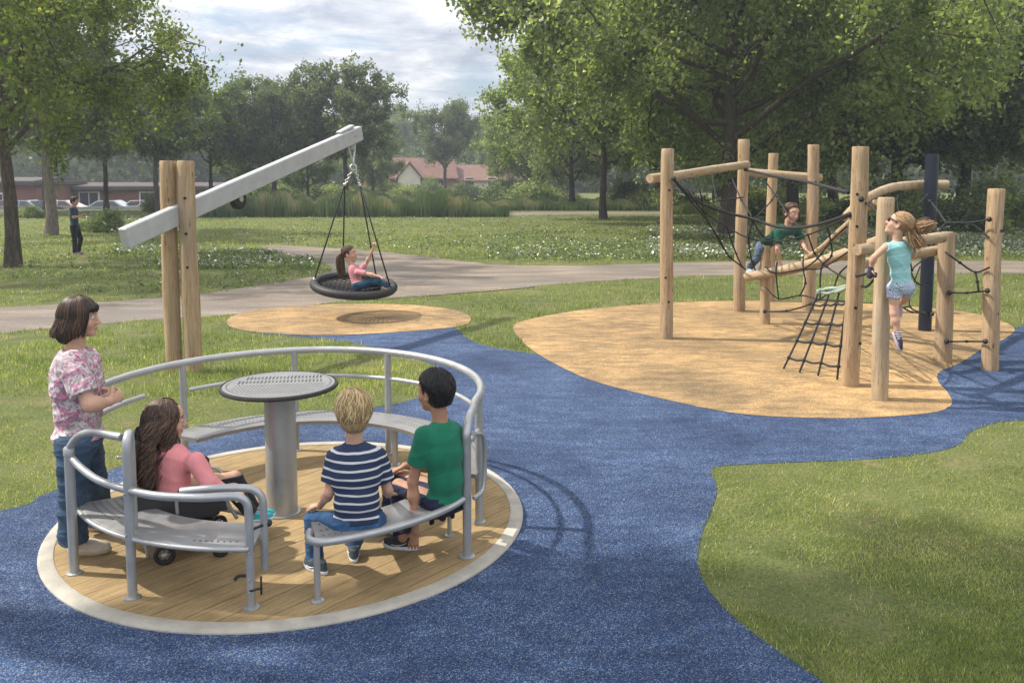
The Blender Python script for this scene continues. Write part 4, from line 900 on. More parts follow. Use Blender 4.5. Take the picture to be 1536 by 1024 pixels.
# litter bin post box shape by the trees
# ================================================================ people: implicit surfaces meshed on a grid
tP=time.time()
def npv(v): return np.array([v[0],v[1],v[2]],float)
class Grid:
    def __init__(s,lo,hi,h):
        s.lo=np.array(lo,float)-3*h; s.h=h; s.n=np.ceil((np.array(hi)-s.lo+3*h)/h).astype(int); s.F=np.full(s.n,.08,np.float32); s.ax=[s.lo[i]+h*np.arange(s.n[i]) for i in range(3)]
    def win(s,lo,hi,m):
        a=np.clip(np.floor((np.array(lo)-m-s.lo)/s.h).astype(int),0,s.n); b=np.clip(np.ceil((np.array(hi)+m-s.lo)/s.h).astype(int)+1,0,s.n)
        sl=tuple(slice(a[i],b[i]) for i in range(3)); X=s.ax[0][sl[0]][:,None,None];Y=s.ax[1][sl[1]][None,:,None];Z=s.ax[2][sl[2]][None,None,:]; return sl,X,Y,Z
    def put(s,sl,d,k,mode='u'):
        A=s.F[sl]
        if A.size==0: return
        if mode=='u':
            if k<=0: s.F[sl]=np.minimum(A,d); return
            h=np.clip(.5+.5*(A-d)/k,0,1); s.F[sl]=A*(1-h)+d*h-k*h*(1-h)
        elif mode=='s':
            d=-d; h=np.clip(.5-.5*(A-d)/k,0,1); s.F[sl]=A*(1-h)+d*h+k*h*(1-h)
    def cone(s,a,b,ra,rb,k=.02,mode='u',n=None,fl=1.,e0=None,e1=None):
        a=npv(a);b=npv(b);r=max(ra,rb)*max(1,1/fl if fl<1 else 1); sl,X,Y,Z=s.win(np.minimum(a,b)-r,np.maximum(a,b)+r,k+2*s.h)
        ba=b-a; L2=(ba**2).sum()+1e-12; px,py,pz=X-a[0],Y-a[1],Z-a[2]; t=np.clip((px*ba[0]+py*ba[1]+pz*ba[2])/L2,0,1)
        qx,qy,qz=px-t*ba[0],py-t*ba[1],pz-t*ba[2]
        if n is not None:
            n=npv(n); n/=np.linalg.norm(n); dn=qx*n[0]+qy*n[1]+qz*n[2]; f=1/fl-1; qx=qx+dn*n[0]*f; qy=qy+dn*n[1]*f; qz=qz+dn*n[2]*f
        d=np.sqrt(qx*qx+qy*qy+qz*qz)-(ra+(rb-ra)*t)
        if n is not None and fl<1: d=d*(fl+.15*(1-fl))
        u=ba/math.sqrt(L2)
        if e1 is not None: d=np.maximum(d,((X-b[0])*u[0]+(Y-b[1])*u[1]+(Z-b[2])*u[2])-e1)
        if e0 is not None: d=np.maximum(d,-((X-a[0])*u[0]+(Y-a[1])*u[1]+(Z-a[2])*u[2])-e0)
        s.put(sl,d,k,mode)
    def ell(s,c,R,r,k=.02,mode='u'):
        c=npv(c); r=np.array(r,float); ext=np.abs(R)@r; sl,X,Y,Z=s.win(c-ext,c+ext,k+2*s.h)
        px,py,pz=X-c[0],Y-c[1],Z-c[2]; u=[(px*R[0,i]+py*R[1,i]+pz*R[2,i]) for i in range(3)]
        k0=np.sqrt(sum((u[i]/r[i])**2 for i in range(3)))+1e-9; k1=np.sqrt(sum((u[i]/r[i]**2)**2 for i in range(3)))+1e-9
        s.put(sl,k0*(k0-1)/k1,k,mode)
    def clip(s,p,nrm):
        """remove everything on the side nrm points to"""
        p=npv(p);n=npv(nrm);n/=np.linalg.norm(n); X,Y,Z=s.ax[0][:,None,None],s.ax[1][None,:,None],s.ax[2][None,None,:]
        s.F=np.maximum(s.F,((X-p[0])*n[0]+(Y-p[1])*n[1]+(Z-p[2])*n[2]).astype(np.float32))
    def disp(s,fn):
        X,Y,Z=s.ax[0][:,None,None],s.ax[1][None,:,None],s.ax[2][None,None,:]; s.F=s.F+fn(X,Y,Z).astype(np.float32)
    def mesh(s,name,m,smoothing=2):
        Fv=s.F; I=Fv<0; nx,ny,nz=Fv.shape
        c=np.zeros((nx-1,ny-1,nz-1),np.int8)
        for i in(0,1):
            for j in(0,1):
                for k in(0,1): c+=I[i:nx-1+i,j:ny-1+j,k:nz-1+k]
        mk=(c>0)&(c<8); idx=np.full(mk.shape,-1,np.int32); ii=np.argwhere(mk); idx[mk]=np.arange(len(ii))
        acc=np.zeros((len(ii),3)); cnt=np.zeros(len(ii))
        cor=[(i,j,k) for i in(0,1) for j in(0,1) for k in(0,1)]
        val={q:Fv[ii[:,0]+q[0],ii[:,1]+q[1],ii[:,2]+q[2]] for q in cor}
        for a_ in cor:
            for ax in range(3):
                if a_[ax]==0:
                    b_=list(a_); b_[ax]=1; b_=tuple(b_); va,vb=val[a_],val[b_]; e=(va<0)!=(vb<0)
                    t=va/(va-vb+1e-20); P=np.zeros((len(ii),3)); P[:]=a_; P[:,ax]+=t; acc[e]+=P[e]; cnt+=e
        V=s.lo+s.h*(ii+acc/cnt[:,None]); Q=[]
        for ax in range(3):
            A=I; sh=[slice(None)]*3; sh2=[slice(None)]*3; sh[ax]=slice(0,-1); sh2[ax]=slice(1,None)
            e=A[tuple(sh)]!=A[tuple(sh2)]; o1,o2=[(1,2),(2,0),(0,1)][ax]
            ee=np.argwhere(e); ok=(ee[:,o1]>0)&(ee[:,o2]>0)&(ee[:,o1]<Fv.shape[o1]-1)&(ee[:,o2]<Fv.shape[o2]-1); ee=ee[ok]
            def at_(d1,d2):
                q=ee.copy(); q[:,o1]-=d1; q[:,o2]-=d2; return idx[q[:,0],q[:,1],q[:,2]]
            q=np.stack([at_(1,1),at_(0,1),at_(0,0),at_(1,0)],1); ins=A[ee[:,0],ee[:,1],ee[:,2]]
            q[~ins]=q[~ins][:,::-1]; Q.append(q)
        Q=np.concatenate(Q); Q=Q[(Q>=0).all(1)]
        for _ in range(smoothing):
            S=np.zeros_like(V); W=np.zeros(len(V))
            for a_,b_ in((0,1),(1,2),(2,3),(3,0)):
                np.add.at(S,Q[:,a_],V[Q[:,b_]]); np.add.at(S,Q[:,b_],V[Q[:,a_]]); np.add.at(W,Q[:,a_],1); np.add.at(W,Q[:,b_],1)
            V=V*.5+.5*S/np.maximum(W,1)[:,None]
        me=fast_mesh(name,V,Q,m,True); return me,V
def folds(seed,lam,A,vert=.35,c=(0,0,0)):
    r=np.random.default_rng(seed); D=r.normal(size=(4,3)); D[:,2]*=1/vert if vert<1 else 1; D/=np.linalg.norm(D,axis=1)[:,None]; ph=r.random(8)*6.28; w_=2*PI/lam
    def f(X,Y,Z):
        o=0; wx=.35*np.sin(X*9+Z*7+ph[5])+.35*np.sin(Y*11-Z*5+ph[6])
        for i in range(4):
            t=(X*D[i,0]+Y*D[i,1]+Z*D[i,2])*w_*(.8+.15*i)+ph[i]+wx*2.5; o=o+(1-np.abs(np.sin(t*.5)))**3
        return A*(1.0-o*.9)
    return f
def rot3(fwd,up):
    f=npv(fwd); f/=np.linalg.norm(f); u=npv(up); u=u-f*np.dot(u,f); u/=np.linalg.norm(u); r=np.cross(f,u); return np.stack([r,f,u],1)
def skinmat(name,c,lip,hair):
    m,nt,b=newmat(name); a=N(nt,'ShaderNodeAttribute',attribute_name='col'); co=coords(nt,'Object'); f=noise(nt,co,28,4,.6)
    b.inputs['Roughness'].default_value=.6;L(nt,mix(nt,1.,a.outputs['Color'],ramp(nt,f,[(.3,(.90,.87,.86)),(.7,(1.08,1.06,1.05))]),'MULTIPLY'),b.inputs['Base Color']); b.inputs['Subsurface Weight'].default_value=.05; b.inputs['Subsurface Radius'].default_value=(.012,.004,.002); b.inputs['Subsurface Scale'].default_value=1.; b.inputs['Specular IOR Level'].default_value=.4
    bump(nt,b,noise(nt,co,160,3),.12,.001); return m
SKM=skinmat('skin',None,None,None)
def hairmat(name,c0,c1,c2):
    m,nt,b=newmat(name); a=N(nt,'ShaderNodeAttribute',attribute_name='rnd'); L(nt,ramp(nt,a.outputs['Fac'],[(0.,c0),(.55,c1),(1.,c2)]),b.inputs['Base Color']); b.inputs['Roughness'].default_value=.5
    b.inputs['Specular IOR Level'].default_value=.45; b.inputs['Anisotropic'].default_value=.5; return m
def cloth(name,c1,c2=None,sc=14,rough=.85,bs=.35):
    m,nt,b=newmat(name); co=coords(nt,'Object'); c2=c2 or tuple(q*.86 for q in c1); L(nt,ramp(nt,noise(nt,co,sc,4),[(.3,c2),(.7,c1)]),b.inputs['Base Color']); b.inputs['Roughness'].default_value=rough
    b.inputs['Sheen Weight'].default_value=.1; b.inputs['Specular IOR Level'].default_value=.2; bump(nt,b,math_(nt,'ADD',noise(nt,co,420,2),math_(nt,'MULTIPLY',noise(nt,co,16,4,.6,.5),2.2)),bs,.004); return m
def jeans(name,c):
    m,nt,b=newmat(name); co=coords(nt,'Object'); n1=noise(nt,co,9,5,.65,.5); c_=ramp(nt,n1,[(.3,tuple(q*.6 for q in c)),(.55,c),(.8,tuple(min(1,q*1.7+.02) for q in c))]); wv=noise(nt,coords(nt,'Object',(1,1,.4)),300,2)
    L(nt,mix(nt,.35,c_,ramp(nt,wv,[(.3,(.6,.6,.6)),(.7,(1.3,1.3,1.3))]),'MULTIPLY'),b.inputs['Base Color']); b.inputs['Roughness'].default_value=.85; b.inputs['Specular IOR Level'].default_value=.2; bump(nt,b,math_(nt,'ADD',wv,math_(nt,'MULTIPLY',n1,2.5)),.4,.004); return m
# ---- body pieces -------------------------------------------------
def torso(G,J,s,inf,k=.04,w=1.,dp=1.):
    pel,nk,sl,sr=[npv(J[q]) for q in('pel','neck','shL','shR')]; up=nk-pel; T=np.linalg.norm(up); R=rot3(np.cross(up,sr-sl),up); R=np.stack([np.cross(R[:,1],R[:,2]),R[:,1],R[:,2]],1)
    if np.dot(R[:,0],sr-sl)<0: R[:,0]*=-1
    bend=npv(J['waist'])-(pel+nk)/2 if 'waist' in J else np.zeros(3); hb=rot3(np.cross(npv(J['hipR'])-npv(J['hipL']),up)*-1,up)
    hx=np.linalg.norm(npv(J['hipR'])-npv(J['hipL']))/2
    G.ell(pel+R[:,2]*.02*s,R,(hx+.062*s*w+inf,.098*s*dp+inf,.105*s+inf),k)
    G.ell(pel+up*.30+bend*.8,R,(.120*s*w+inf,.088*s*dp+inf,.13*s+inf),k)
    G.ell(pel+up*.62+bend*.6,R,(.142*s*w+inf,.100*s*dp+inf,.16*s+inf),k)
    sc=(sl+sr)/2; G.cone(sl*.9+sc*.1-R[:,2]*.01*s,sr*.9+sc*.1-R[:,2]*.01*s,.052*s+inf,.052*s+inf,k,n=R[:,1],fl=.95)
    G.ell(pel+up*.82+bend*.2,R,(.135*s*w+inf,.085*s*dp+inf,.10*s+inf),k)
    G.cone(nk-R[:,2]*.06*s,nk+R[:,2]*.0,.065*s+inf,.045*s+inf*.6,k)
    return R,up
def hand(G,wr,d,pn,s,curl=.6,side=1,spread=1.):
    """wr wrist, d finger direction, pn palm normal, side +1 thumb on d x pn side"""
    wr=npv(wr); d=npv(d); d/=np.linalg.norm(d); pn=npv(pn); pn=pn-d*np.dot(pn,d); pn/=np.linalg.norm(pn); x=np.cross(d,pn)*side
    pc=wr+d*.045*s; G.cone(wr+d*.012*s,wr+d*.078*s,.027*s,.036*s,.012,n=pn,fl=.48)
    for i,(o,l) in enumerate(((.030,.070),(.010,.078),(-.010,.073),(-.029,.058))):
        p=wr+d*.083*s+x*o*s*.98; dd=d+x*o*2.0*spread; dd/=np.linalg.norm(dd); a=curl*(.8+.12*i); r=.0092*s
        for sg,fr in((.45,1),(.30,.9),(.25,.8)):
            dd=dd*math.cos(a)+pn*math.sin(a); dd/=np.linalg.norm(dd); q=p+dd*l*s*sg; G.cone(p,q,r*fr,r*fr*.93,.003); p=q; a=curl*1.15
    p=wr+d*.025*s+x*.025*s; dd=d*.62+x*.72+pn*.25; dd/=np.linalg.norm(dd); q=p+dd*.036*s; G.cone(p,q,.0135*s,.0115*s,.008); dd=dd*.8+d*.45+pn*.35*curl; dd/=np.linalg.norm(dd); G.cone(q,q+dd*.030*s,.011*s,.009*s,.004)
def head_local(c,Rh,hs,p): return c+Rh@(np.array(p)*hs)
def head(G,J,hs,s):
    c=npv(J['head']); Rh=rot3(J['fwd'],J.get('up',(0,0,1))); q=lambda *p: head_local(c,Rh,hs,p); E=lambda p,r,k=.012,m='u': G.ell(q(*p),Rh,np.array(r)*hs,k*hs,m)
    E((0,-.014,.030),(.073,.090,.083)); E((0,.024,-.040),(.056,.060,.070),.03); E((0,.045,.030),(.058,.045,.050),.03)
    E((0,.062,-.094),(.022,.020,.017),.025)
    for sx in(-1,1):
        E((sx*.034,.055,-.032),(.026,.024,.026),.02); E((sx*.030,.094,.006),(.017,.013,.012),.012,'s'); E((sx*.0305,.073,.004),(.0135,.0125,.0115),.003)
        E((sx*.074,-.006,-.012),(.009,.018,.030),.006); E((sx*.0795,.0,-.010),(.004,.010,.018),.004,'s')
    G.cone(q(0,.083,.012),q(0,.103,-.028),.007*hs,.0105*hs,.012*hs); E((.008,.094,-.032),(.008,.009,.007),.006); E((-.008,.094,-.032),(.008,.009,.007),.006)
    E((0,.085,-.058),(.020,.009,.006),.006); E((0,.083,-.070),(.017,.009,.007),.006); E((0,.100,-.064),(.024,.012,.0014),.004,'s')
    nk=npv(J['neck']); G.cone(nk-npv(J.get('up',(0,0,1)))*.03*s,q(0,-.022,-.065),.050*s,.047*hs,.02); return c,Rh
def face_col(V,c,Rh,hs,skin,lip,brow,iris=(.06,.035,.02)):
    P=((V-c)@Rh)/hs; C=np.tile(np.array(skin),(len(V),1)); x,y,z=P[:,0],P[:,1],P[:,2]; ax=np.abs(x)
    near=(np.abs(x)<.085)&(np.abs(z)<.13)&(y>.0)&(y<.13)
    def put(m,col,a=1.): C[m]=C[m]*(1-a)+np.array(col)*a
    ch=near&(((ax-.038)**2/.02**2+(z+.035)**2/.02**2)<1)&(y>.05); put(ch,(lip[0]*1.1,lip[1]*1.1,lip[2]),.28)
    put(near&(y>.078)&(((x)**2/.023**2+(z+.064)**2/.0115**2)<1),lip,.85)
    e=(((ax-.0305)**2/.0145**2+(z-.004)**2/.0085**2)<1)&near&(y>.06); put(e,(.72,.68,.64)); put(e&(((ax-.0305)**2+(z-.004)**2)<.0065**2),iris)
    ring=near&(y>.055)&(~e)&(((ax-.0305)**2/.019**2+(z-.0055)**2/.0125**2)<1); put(ring,(.10,.05,.035),.28)
    b=near&(y>.06)&(ax>.012)&(ax<.053)&(np.abs(z-(.028-.15*(ax-.03)**2/.02))<.0055); put(b,brow,.6)
    return C
def shoe(root_obj_parent,ank,dir_,z0,ln,mu,ms,name='shoe',up=(0,0,1),hh=.085,wd=.36,stripe=None,offs=-.28):
    d=npv(dir_); u=npv(up); d=d-u*np.dot(d,u)/np.dot(u,u); d/=np.linalg.norm(d); u=u/np.linalg.norm(u); x=np.cross(d,u)
    base=npv(ank); base=base-u*(np.dot(base,u)-0) if False else npv(ank)
    o=base-u*z0   # point on sole plane under the ankle
    n=28; w=ln*wd*.5; out=[]
    for i in range(n):
        t=2*PI*i/n; cy=math.cos(t); sx=math.sin(t); y=cy*ln*.5; ww=w*(1.0 if cy>0 else .84)*(1-.10*max(0,cy)**3); out.append(((abs(sx)**.8)*(1 if sx>0 else -1)*ww+.008*ln/.25*(cy>0)*cy,y))
    c0=-ln*offs
    def W(px,py,pz): return Vector(o+x*px+d*(py+c0)+u*pz)
    V=[];Fc=[]
    lv=[(.94,0),(1.0,.004),(1.03,.012),(1.02,.022),(.97,.026)]
    for sc,z in lv:
        for (px,py) in out: V.append(W(px*sc,py*(1+(sc-1)*.5),z*ln/.25+.008*ln/.25*max(0,py/(ln*.5))**3))
    for i in range(len(lv)-1):
        for k in range(n): Fc.append([i*n+k,i*n+(k+1)%n,(i+1)*n+(k+1)%n,(i+1)*n+k])
    Fc.append(list(range(n))[::-1]); Fc.append([(len(lv)-1)*n+k for k in range(n)])
    V2=[];F2=[]; T=(0,.12,.3,.5,.7,.85,1.); ar=.042*ln/.25
    for t in T:
        for (px,py) in out:
            ax_=px/w*ar*.95; ay=-c0+py/(ln*.5)*ar*1.15
            tt=t**1.1; zz=.022*ln/.25+(hh-.022*ln/.25)*t; zz+=.022*ln/.25*math.sin(PI*min(1,t*1.0))*(1 if py>0 else .3)
            f=1.0 if t<.01 else 1.0
            qx=px*(1-tt)*.97+ax_*tt; qy=py*(1-tt)*.985+ay*tt
            if t<.35: qx=px*(1-.12*t/.35); qy=py*(1-.05*t/.35)*.985
            V2.append(W(qx,qy,zz))
    for i in range(len(T)-1):
        for k in range(n): F2.append([i*n+k,i*n+(k+1)%n,(i+1)*n+(k+1)%n,(i+1)*n+k])
    F2.append([(len(T)-1)*n+k for k in range(n)])
    a=MB().add(V2,F2).build(name,mu,root_obj_parent,True); b=MB().add(V,Fc).build('sole',ms,a,True,40)
    lc=MB()
    for i in range(4):
        yy=ln*(.02+.055*i); zt=hh*(.93-.15*i); lc.tube([W(-w*.42,yy+.004,zt*.86),W(0,yy,zt*1.02+.004),W(w*.42,yy-.004,zt*.86)],.0032*ln/.25,5)
    lc.build('laces',M['white'] if stripe is None else stripe,a,True)
    if stripe is not None:
        for sx in(-1,1):
            q=MB(); pts=[]
            for i in range(9):
                t=i/8; yy=ln*(.22-.48*t); zz=(.034+.030*t-.020*math.sin(PI*t*.9))*ln/.25+.004; 
                pts.append(W(sx*(w*(1.0-.10*t)*(.985 if yy>0 else .86)+.0015-zz*.12),yy,zz))
            q.tube(pts,[ .001+.0065*math.sin(PI*min(1,(i/8)*.9+.08))*(1-i/8*.5)*ln/.25 for i in range(9)],6,flat=.45); q.build('side_stripe',stripe,a,True)
    return a
def strands(name,c,Rh,hs,hm,n,style,seed,thick=.0022):
    rs=np.random.default_rng(seed); VV=[];FF=[];RR_=[];nv=0; er=np.array([.080,.097,.090])*hs; ec=np.array([0,-.014,.030])*hs
    for i in range(n):
        P,rad=style(rs,er,ec,hs)
        if P is None: continue
        P=np.asarray(P); W=P if style.__dict__.get('world') else c+(P@Rh.T)
        R=np.full(len(W),thick*hs*(.6+.8*rs.random())*rad); R[-1]*=.25; R[0]*=.7
        V,Fc=tube_arrays(W,R,4); VV.append(V);FF.append(Fc+nv);nv+=len(V); t=rs.random(); RR_.append(np.full(len(V),np.clip(t+rs.normal()*.05,0,1)))
    me=fast_mesh(name,np.concatenate(VV),np.concatenate(FF),hm,True); set_attr(me,'rnd',np.concatenate(RR_)); return me
def sph(az,t,er,ec,f=1.): return ec+er*f*np.array([math.sin(t)*math.sin(az),math.sin(t)*math.cos(az),math.cos(t)])
def st_short(front=.95,side=1.55,back=2.15,whorl=(.0,-.35),rough=.10,lift=1.03,fr_len=1.):
    def f(rs,er,ec,hs):
        az=rs.random()*2*PI; tE=np.interp(abs(((az+PI)%(2*PI))-PI),[0,.9,1.5,2.2,PI],[front,front+.12,side,back-.15,back]); t0=tE*rs.random()**.8*.86; t1=min(tE*(.97+.10*rs.random()),t0+.55+.4*rs.random())
        tt=np.linspace(t0,t1,6); dz=rs.normal()*rough*2; fz=lift+rs.random()**2*.09
        P=[sph(az+dz*(k/5)**1.5,t,er,ec,fz+.02*math.sin(PI*k/5)) for k,t in enumerate(tt)]
        P=np.array(P); P[-1]+=rs.normal(size=3)*.003*hs; return P,1.
    return f
def make_person(name,label,J,s,hs,skin,lip,hair,h=.0045,garments=(),handspec=None,bodyw=1.,bodyd=1.,hairfn=None,cat='person',arms=True,legk=1.,armk=1.):
    root=empty('person',(J['pel'][0],J['pel'][1],0),label,cat); pts=np.array([npv(v) for k,v in J.items() if k in('pel','neck','head','shL','shR','elL','elR','wrL','wrR','knL','knR','anL','anR','hipL','hipR')])
    G=Grid(pts.min(0)-.17*s,pts.max(0)+.17*s,h)
    torso(G,J,s,-.004,.045*s,bodyw,bodyd)
    for a,b_ in(('L',-1),('R',1)):
        sh,el,wr=J['sh'+a],J['el'+a],J['wr'+a]
        G.cone(sh,el,.047*s*armk,.036*s*armk,.028*s); G.cone(el,wr,.038*s*armk,.025*s*armk,.012*s); 
        m_=npv(el)*.72+npv(wr)*.28; G.ell(m_,np.eye(3),np.array([.040]*3)*s*armk,.03*s)
        hp_,kn,an=J['hip'+a],J['kn'+a],J['an'+a]
        G.cone(hp_,kn,.080*s*legk,.050*s*legk,.04*s); G.cone(kn,an,.050*s*legk,.034*s*legk,.02*s); m_=npv(kn)*.70+npv(an)*.30; G.ell(m_,np.eye(3),np.array([.054]*3)*s*legk,.03*s)
        if handspec and a in handspec:
            d,pn,cu,sd=handspec[a]; hscale=s*1.02; hand(G,wr,d,pn,hscale,cu,sd)
    c,Rh=head(G,J,hs,s); me,V=G.mesh('body',SKM,1); set_col(me,face_col(V,c,Rh,hs,skin,lip,hair[1])); body=link('body',me,root)
    for fn in garments: fn(root,body,J,s)
    if hairfn: hairfn(body,c,Rh,hs)
    return root,body,c,Rh
def shirt(mat,sleeve=.62,hem=.0,inf=.011,seed=1,name='shirt',w=1.,dp=1.,fold=.0035,lam=.11,collar=.056,full=False,flare=.02,h=.0045,armk=1.,cuff=0.):
    def f(root,body,J,s):
        pts=np.array([npv(J[k]) for k in('pel','neck','shL','shR','elL','elR')+(('wrL','wrR') if full else ())]); G=Grid(pts.min(0)-.2*s,pts.max(0)+.2*s,h)
        R,up=torso(G,J,s,inf,.045*s,w,dp); pel=npv(J['pel']); 
        hb=pel+up*hem; 
        for a in'LR':
            sh,el,wr=npv(J['sh'+a]),npv(J['el'+a]),npv(J['wr'+a]); 
            if sleeve<=0: continue
            e=sh+(el-sh)*(1. if full else sleeve); r1=(.043 if full else .050)*s*armk+inf
            G.cone(sh,e,.052*s*armk+inf,r1+.003*s,.025*s,e1=None if full else .0)
            if full: G.cone(el,el+(wr-el)*.93,.040*s*armk+inf*1.1,.028*s+inf,.015*s,e1=0)
        if fold: G.disp(folds(seed,lam,fold))
        G.clip(hb,-R[:,2]); nk=npv(J['neck']); G.cone(nk-R[:,2]*.012*s,nk+R[:,2]*.12*s,collar*s,collar*s*1.4,.008,'s')
        if sleeve<=0:
            for a in'LR':
                sh,el=npv(J['sh'+a]),npv(J['el'+a]); o=(sh-(npv(J['shL'])+npv(J['shR']))/2); o/=np.linalg.norm(o)
                G.cone(sh+o*.035*s,sh+o*.12*s,.06*s,.09*s,.01,'s')
        me,V=G.mesh(name,mat,1); link(name,me,root)
    return f
def trousers(mat,upto=.93,inf=.012,seed=2,name='trousers',w=1.,dp=1.,top=.12,fold=.004,lam=.10,h=.0045,legk=1.,flare=0.,short=False):
    def f(root,body,J,s):
        pts=np.array([npv(J[k]) for k in('pel','hipL','hipR','knL','knR')+(() if short else('anL','anR'))]); G=Grid(pts.min(0)-.19*s,pts.max(0)+.19*s,h); pel=npv(J['pel']); up=npv(J['neck'])-pel
        sl,sr=npv(J['shL']),npv(J['shR']); R=rot3(np.cross(up,sr-sl),up); hx=np.linalg.norm(npv(J['hipR'])-npv(J['hipL']))/2
        G.ell(pel+R[:,2]*.02*s,R,(hx+.064*s*w+inf*.8,.100*s*dp+inf*.8,.112*s+inf),.03); G.ell(pel+up*.25,R,(.120*s*w+inf*.6,.088*s*dp+inf*.6,.10*s),.03)
        for a in'LR':
            hp_,kn,an=npv(J['hip'+a]),npv(J['kn'+a]),npv(J['an'+a])
            if short: e=hp_+(kn-hp_)*upto; G.cone(hp_,e,.085*s*legk+inf,.078*s*legk+inf*1.2,.03*s,e1=0); continue
            G.cone(hp_,kn,.083*s*legk+inf,.055*s*legk+inf,.045*s); e=kn+(an-kn)*upto; G.cone(kn,e,.055*s*legk+inf,(.046+flare)*s*legk+inf,.02*s,e1=0)
        if fold: G.disp(folds(seed,lam,fold))
        G.clip(pel+up*top,R[:,2]); me,V=G.mesh(name,mat,1); link(name,me,root)
    return f
def hairmass(body,c,Rh,hs,hm,prims,cuts,name='hair',seed=3,h=.004,groove=.0015,tone=.15):
    q=lambda p: head_local(c,Rh,hs,p); P=np.array([q(p[1]) for p in prims]+[q(p[2]) for p in prims if p[0]=='c']); G=Grid(P.min(0)-.13*hs,P.max(0)+.13*hs,h)
    for p in prims:
        if p[0]=='e': G.ell(q(p[1]),Rh,np.array(p[2])*hs,p[3]*hs)
        else: G.cone(q(p[1]),q(p[2]),p[3]*hs,p[4]*hs,p[5]*hs)
    for p in cuts:
        if p[0]=='e': G.ell(q(p[1]),Rh,np.array(p[2])*hs,.008*hs,'s')
        else: G.clip(q(p[1]),Rh@np.array(p[2],float))
    cc=c
    def gr(X,Y,Z):
        x=(X-cc[0])*Rh[0,0]+(Y-cc[1])*Rh[1,0]+(Z-cc[2])*Rh[2,0]; y=(X-cc[0])*Rh[0,1]+(Y-cc[1])*Rh[1,1]+(Z-cc[2])*Rh[2,1]; z=(X-cc[0])*Rh[0,2]+(Y-cc[1])*Rh[1,2]+(Z-cc[2])*Rh[2,2]
        a=np.arctan2(x,y); return groove*(np.sin(a*23+np.sin(z*40))+.6*np.sin(a*51+z*30))
    G.disp(gr); me,V=G.mesh(name,hm,1); r=np.random.default_rng(seed); set_attr(me,'rnd',np.clip(tone+.12*np.sin(V[:,0]*160)*np.sin(V[:,1]*140),0,1)); return link(name,me,body)
H_=Vector
def hips(pel,fw,w):
    """left and right hip joints; fw = facing direction"""
    f=Vector((fw[0],fw[1],0)).normalized(); r=Vector((f.y,-f.x,0)); p=Vector(pel); return p-r*w,p+r*w
FAIR=(.52,.315,.225); FAIRL=(.50,.20,.17); TAN=(.36,.195,.125); TANL=(.34,.13,.10)
HB=hairmat('dark_brown_hair',(.008,.005,.004),(.030,.017,.011),(.15,.078,.045)); HBL=hairmat('black_hair',(.004,.004,.005),(.010,.009,.010),(.035,.032,.034))
HW=hairmat('wavy_brown_hair',(.016,.009,.006),(.050,.027,.017),(.17,.095,.055)); HL=hairmat('blond_hair',(.16,.10,.042),(.44,.31,.15),(.74,.58,.34)); HM=hairmat('mid_brown_hair',(.030,.016,.009),(.085,.048,.026),(.20,.12,.07)); HG=hairmat('sandy_hair',(.13,.07,.03),(.32,.19,.095),(.54,.37,.21))
# ---------------------------------------------------------------- woman in floral blouse
def m_floral():
    m,nt,b=newmat('floral_print'); co=coords(nt,'Object'); wn=N(nt,'ShaderNodeVectorMath',operation='ADD'); ns=N(nt,'ShaderNodeTexNoise'); ns.inputs['Scale'].default_value=9; L(nt,co,ns.inputs['Vector'])
    sc=N(nt,'ShaderNodeVectorMath',operation='SCALE'); L(nt,ns.outputs['Color'],sc.inputs[0]); sc.inputs['Scale'].default_value=.09; L(nt,co,wn.inputs[0]); L(nt,sc.outputs[0],wn.inputs[1])
    a=noise(nt,wn.outputs[0],13,3,.5,.8); p=noise(nt,wn.outputs[0],15,4,.6,1.2); d=noise(nt,wn.outputs[0],26,4,.6,1.6)
    c=ramp(nt,a,[(.36,(.30,.30,.24)),(.43,(.50,.44,.45)),(.55,(.58,.52,.53)),(.64,(.42,.27,.32))])
    c=mix(nt,ramp(nt,p,[(.50,0.),(.57,.85)]),c,(.46,.13,.25)); c=mix(nt,ramp(nt,d,[(.52,0.),(.57,.8)]),c,(.16,.12,.15)); c=mix(nt,ramp(nt,d,[(.36,.8),(.41,0.)]),c,(.68,.62,.62))
    L(nt,c,b.inputs['Base Color']); b.inputs['Roughness'].default_value=.8; bump(nt,b,noise(nt,co,18,4,.6,.8),.4,.006); return m
a=at
fw=(.97,.22,0); pel=a(118,662,5.12); hl,hr=hips(pel,fw,.085)
J=dict(pel=pel,neck=a(113,523,5.12),head=a(121,476,5.12),fwd=(.97,.14,-.02),up=(.05,0,1),shL=a(131,541,5.26),shR=a(107,545,4.97),elL=a(140,610,5.32),elR=a(134,607,4.88),wrL=a(168,590,5.22),wrR=a(164,602,5.01),
 hipL=hl,hipR=hr,knL=a(146,738,5.36),knR=a(108,748,5.05),anL=a(146,780,5.46),anR=a(110,815,5.08))
JE=jeans('dark_denim',(.055,.095,.150)); 
def wshoes(root,body,J,s):
    bg_=simple('cream_canvas',(.52,.47,.38),(.40,.36,.29),30,.8,0,.3,300); sl_m=simple('tan_sole',(.42,.33,.21),None,20,.7,0,.1)
    f0=g(100,838); shoe(root,(f0.x+.06,f0.y+.03,.10),(.99,.10,0),.098-DZ,.262,bg_,sl_m,hh=.078,offs=-.26)
    f1=g(146,802); gm=simple('grey_woven_canvas',(.22,.24,.28),(.10,.11,.14),60,.8,0,.3,300); shoe(root,(f1.x-.045,f1.y+.03,.10),(.98,.2,0),.098-DZ,.262,gm,sl_m,hh=.078,offs=-.26)
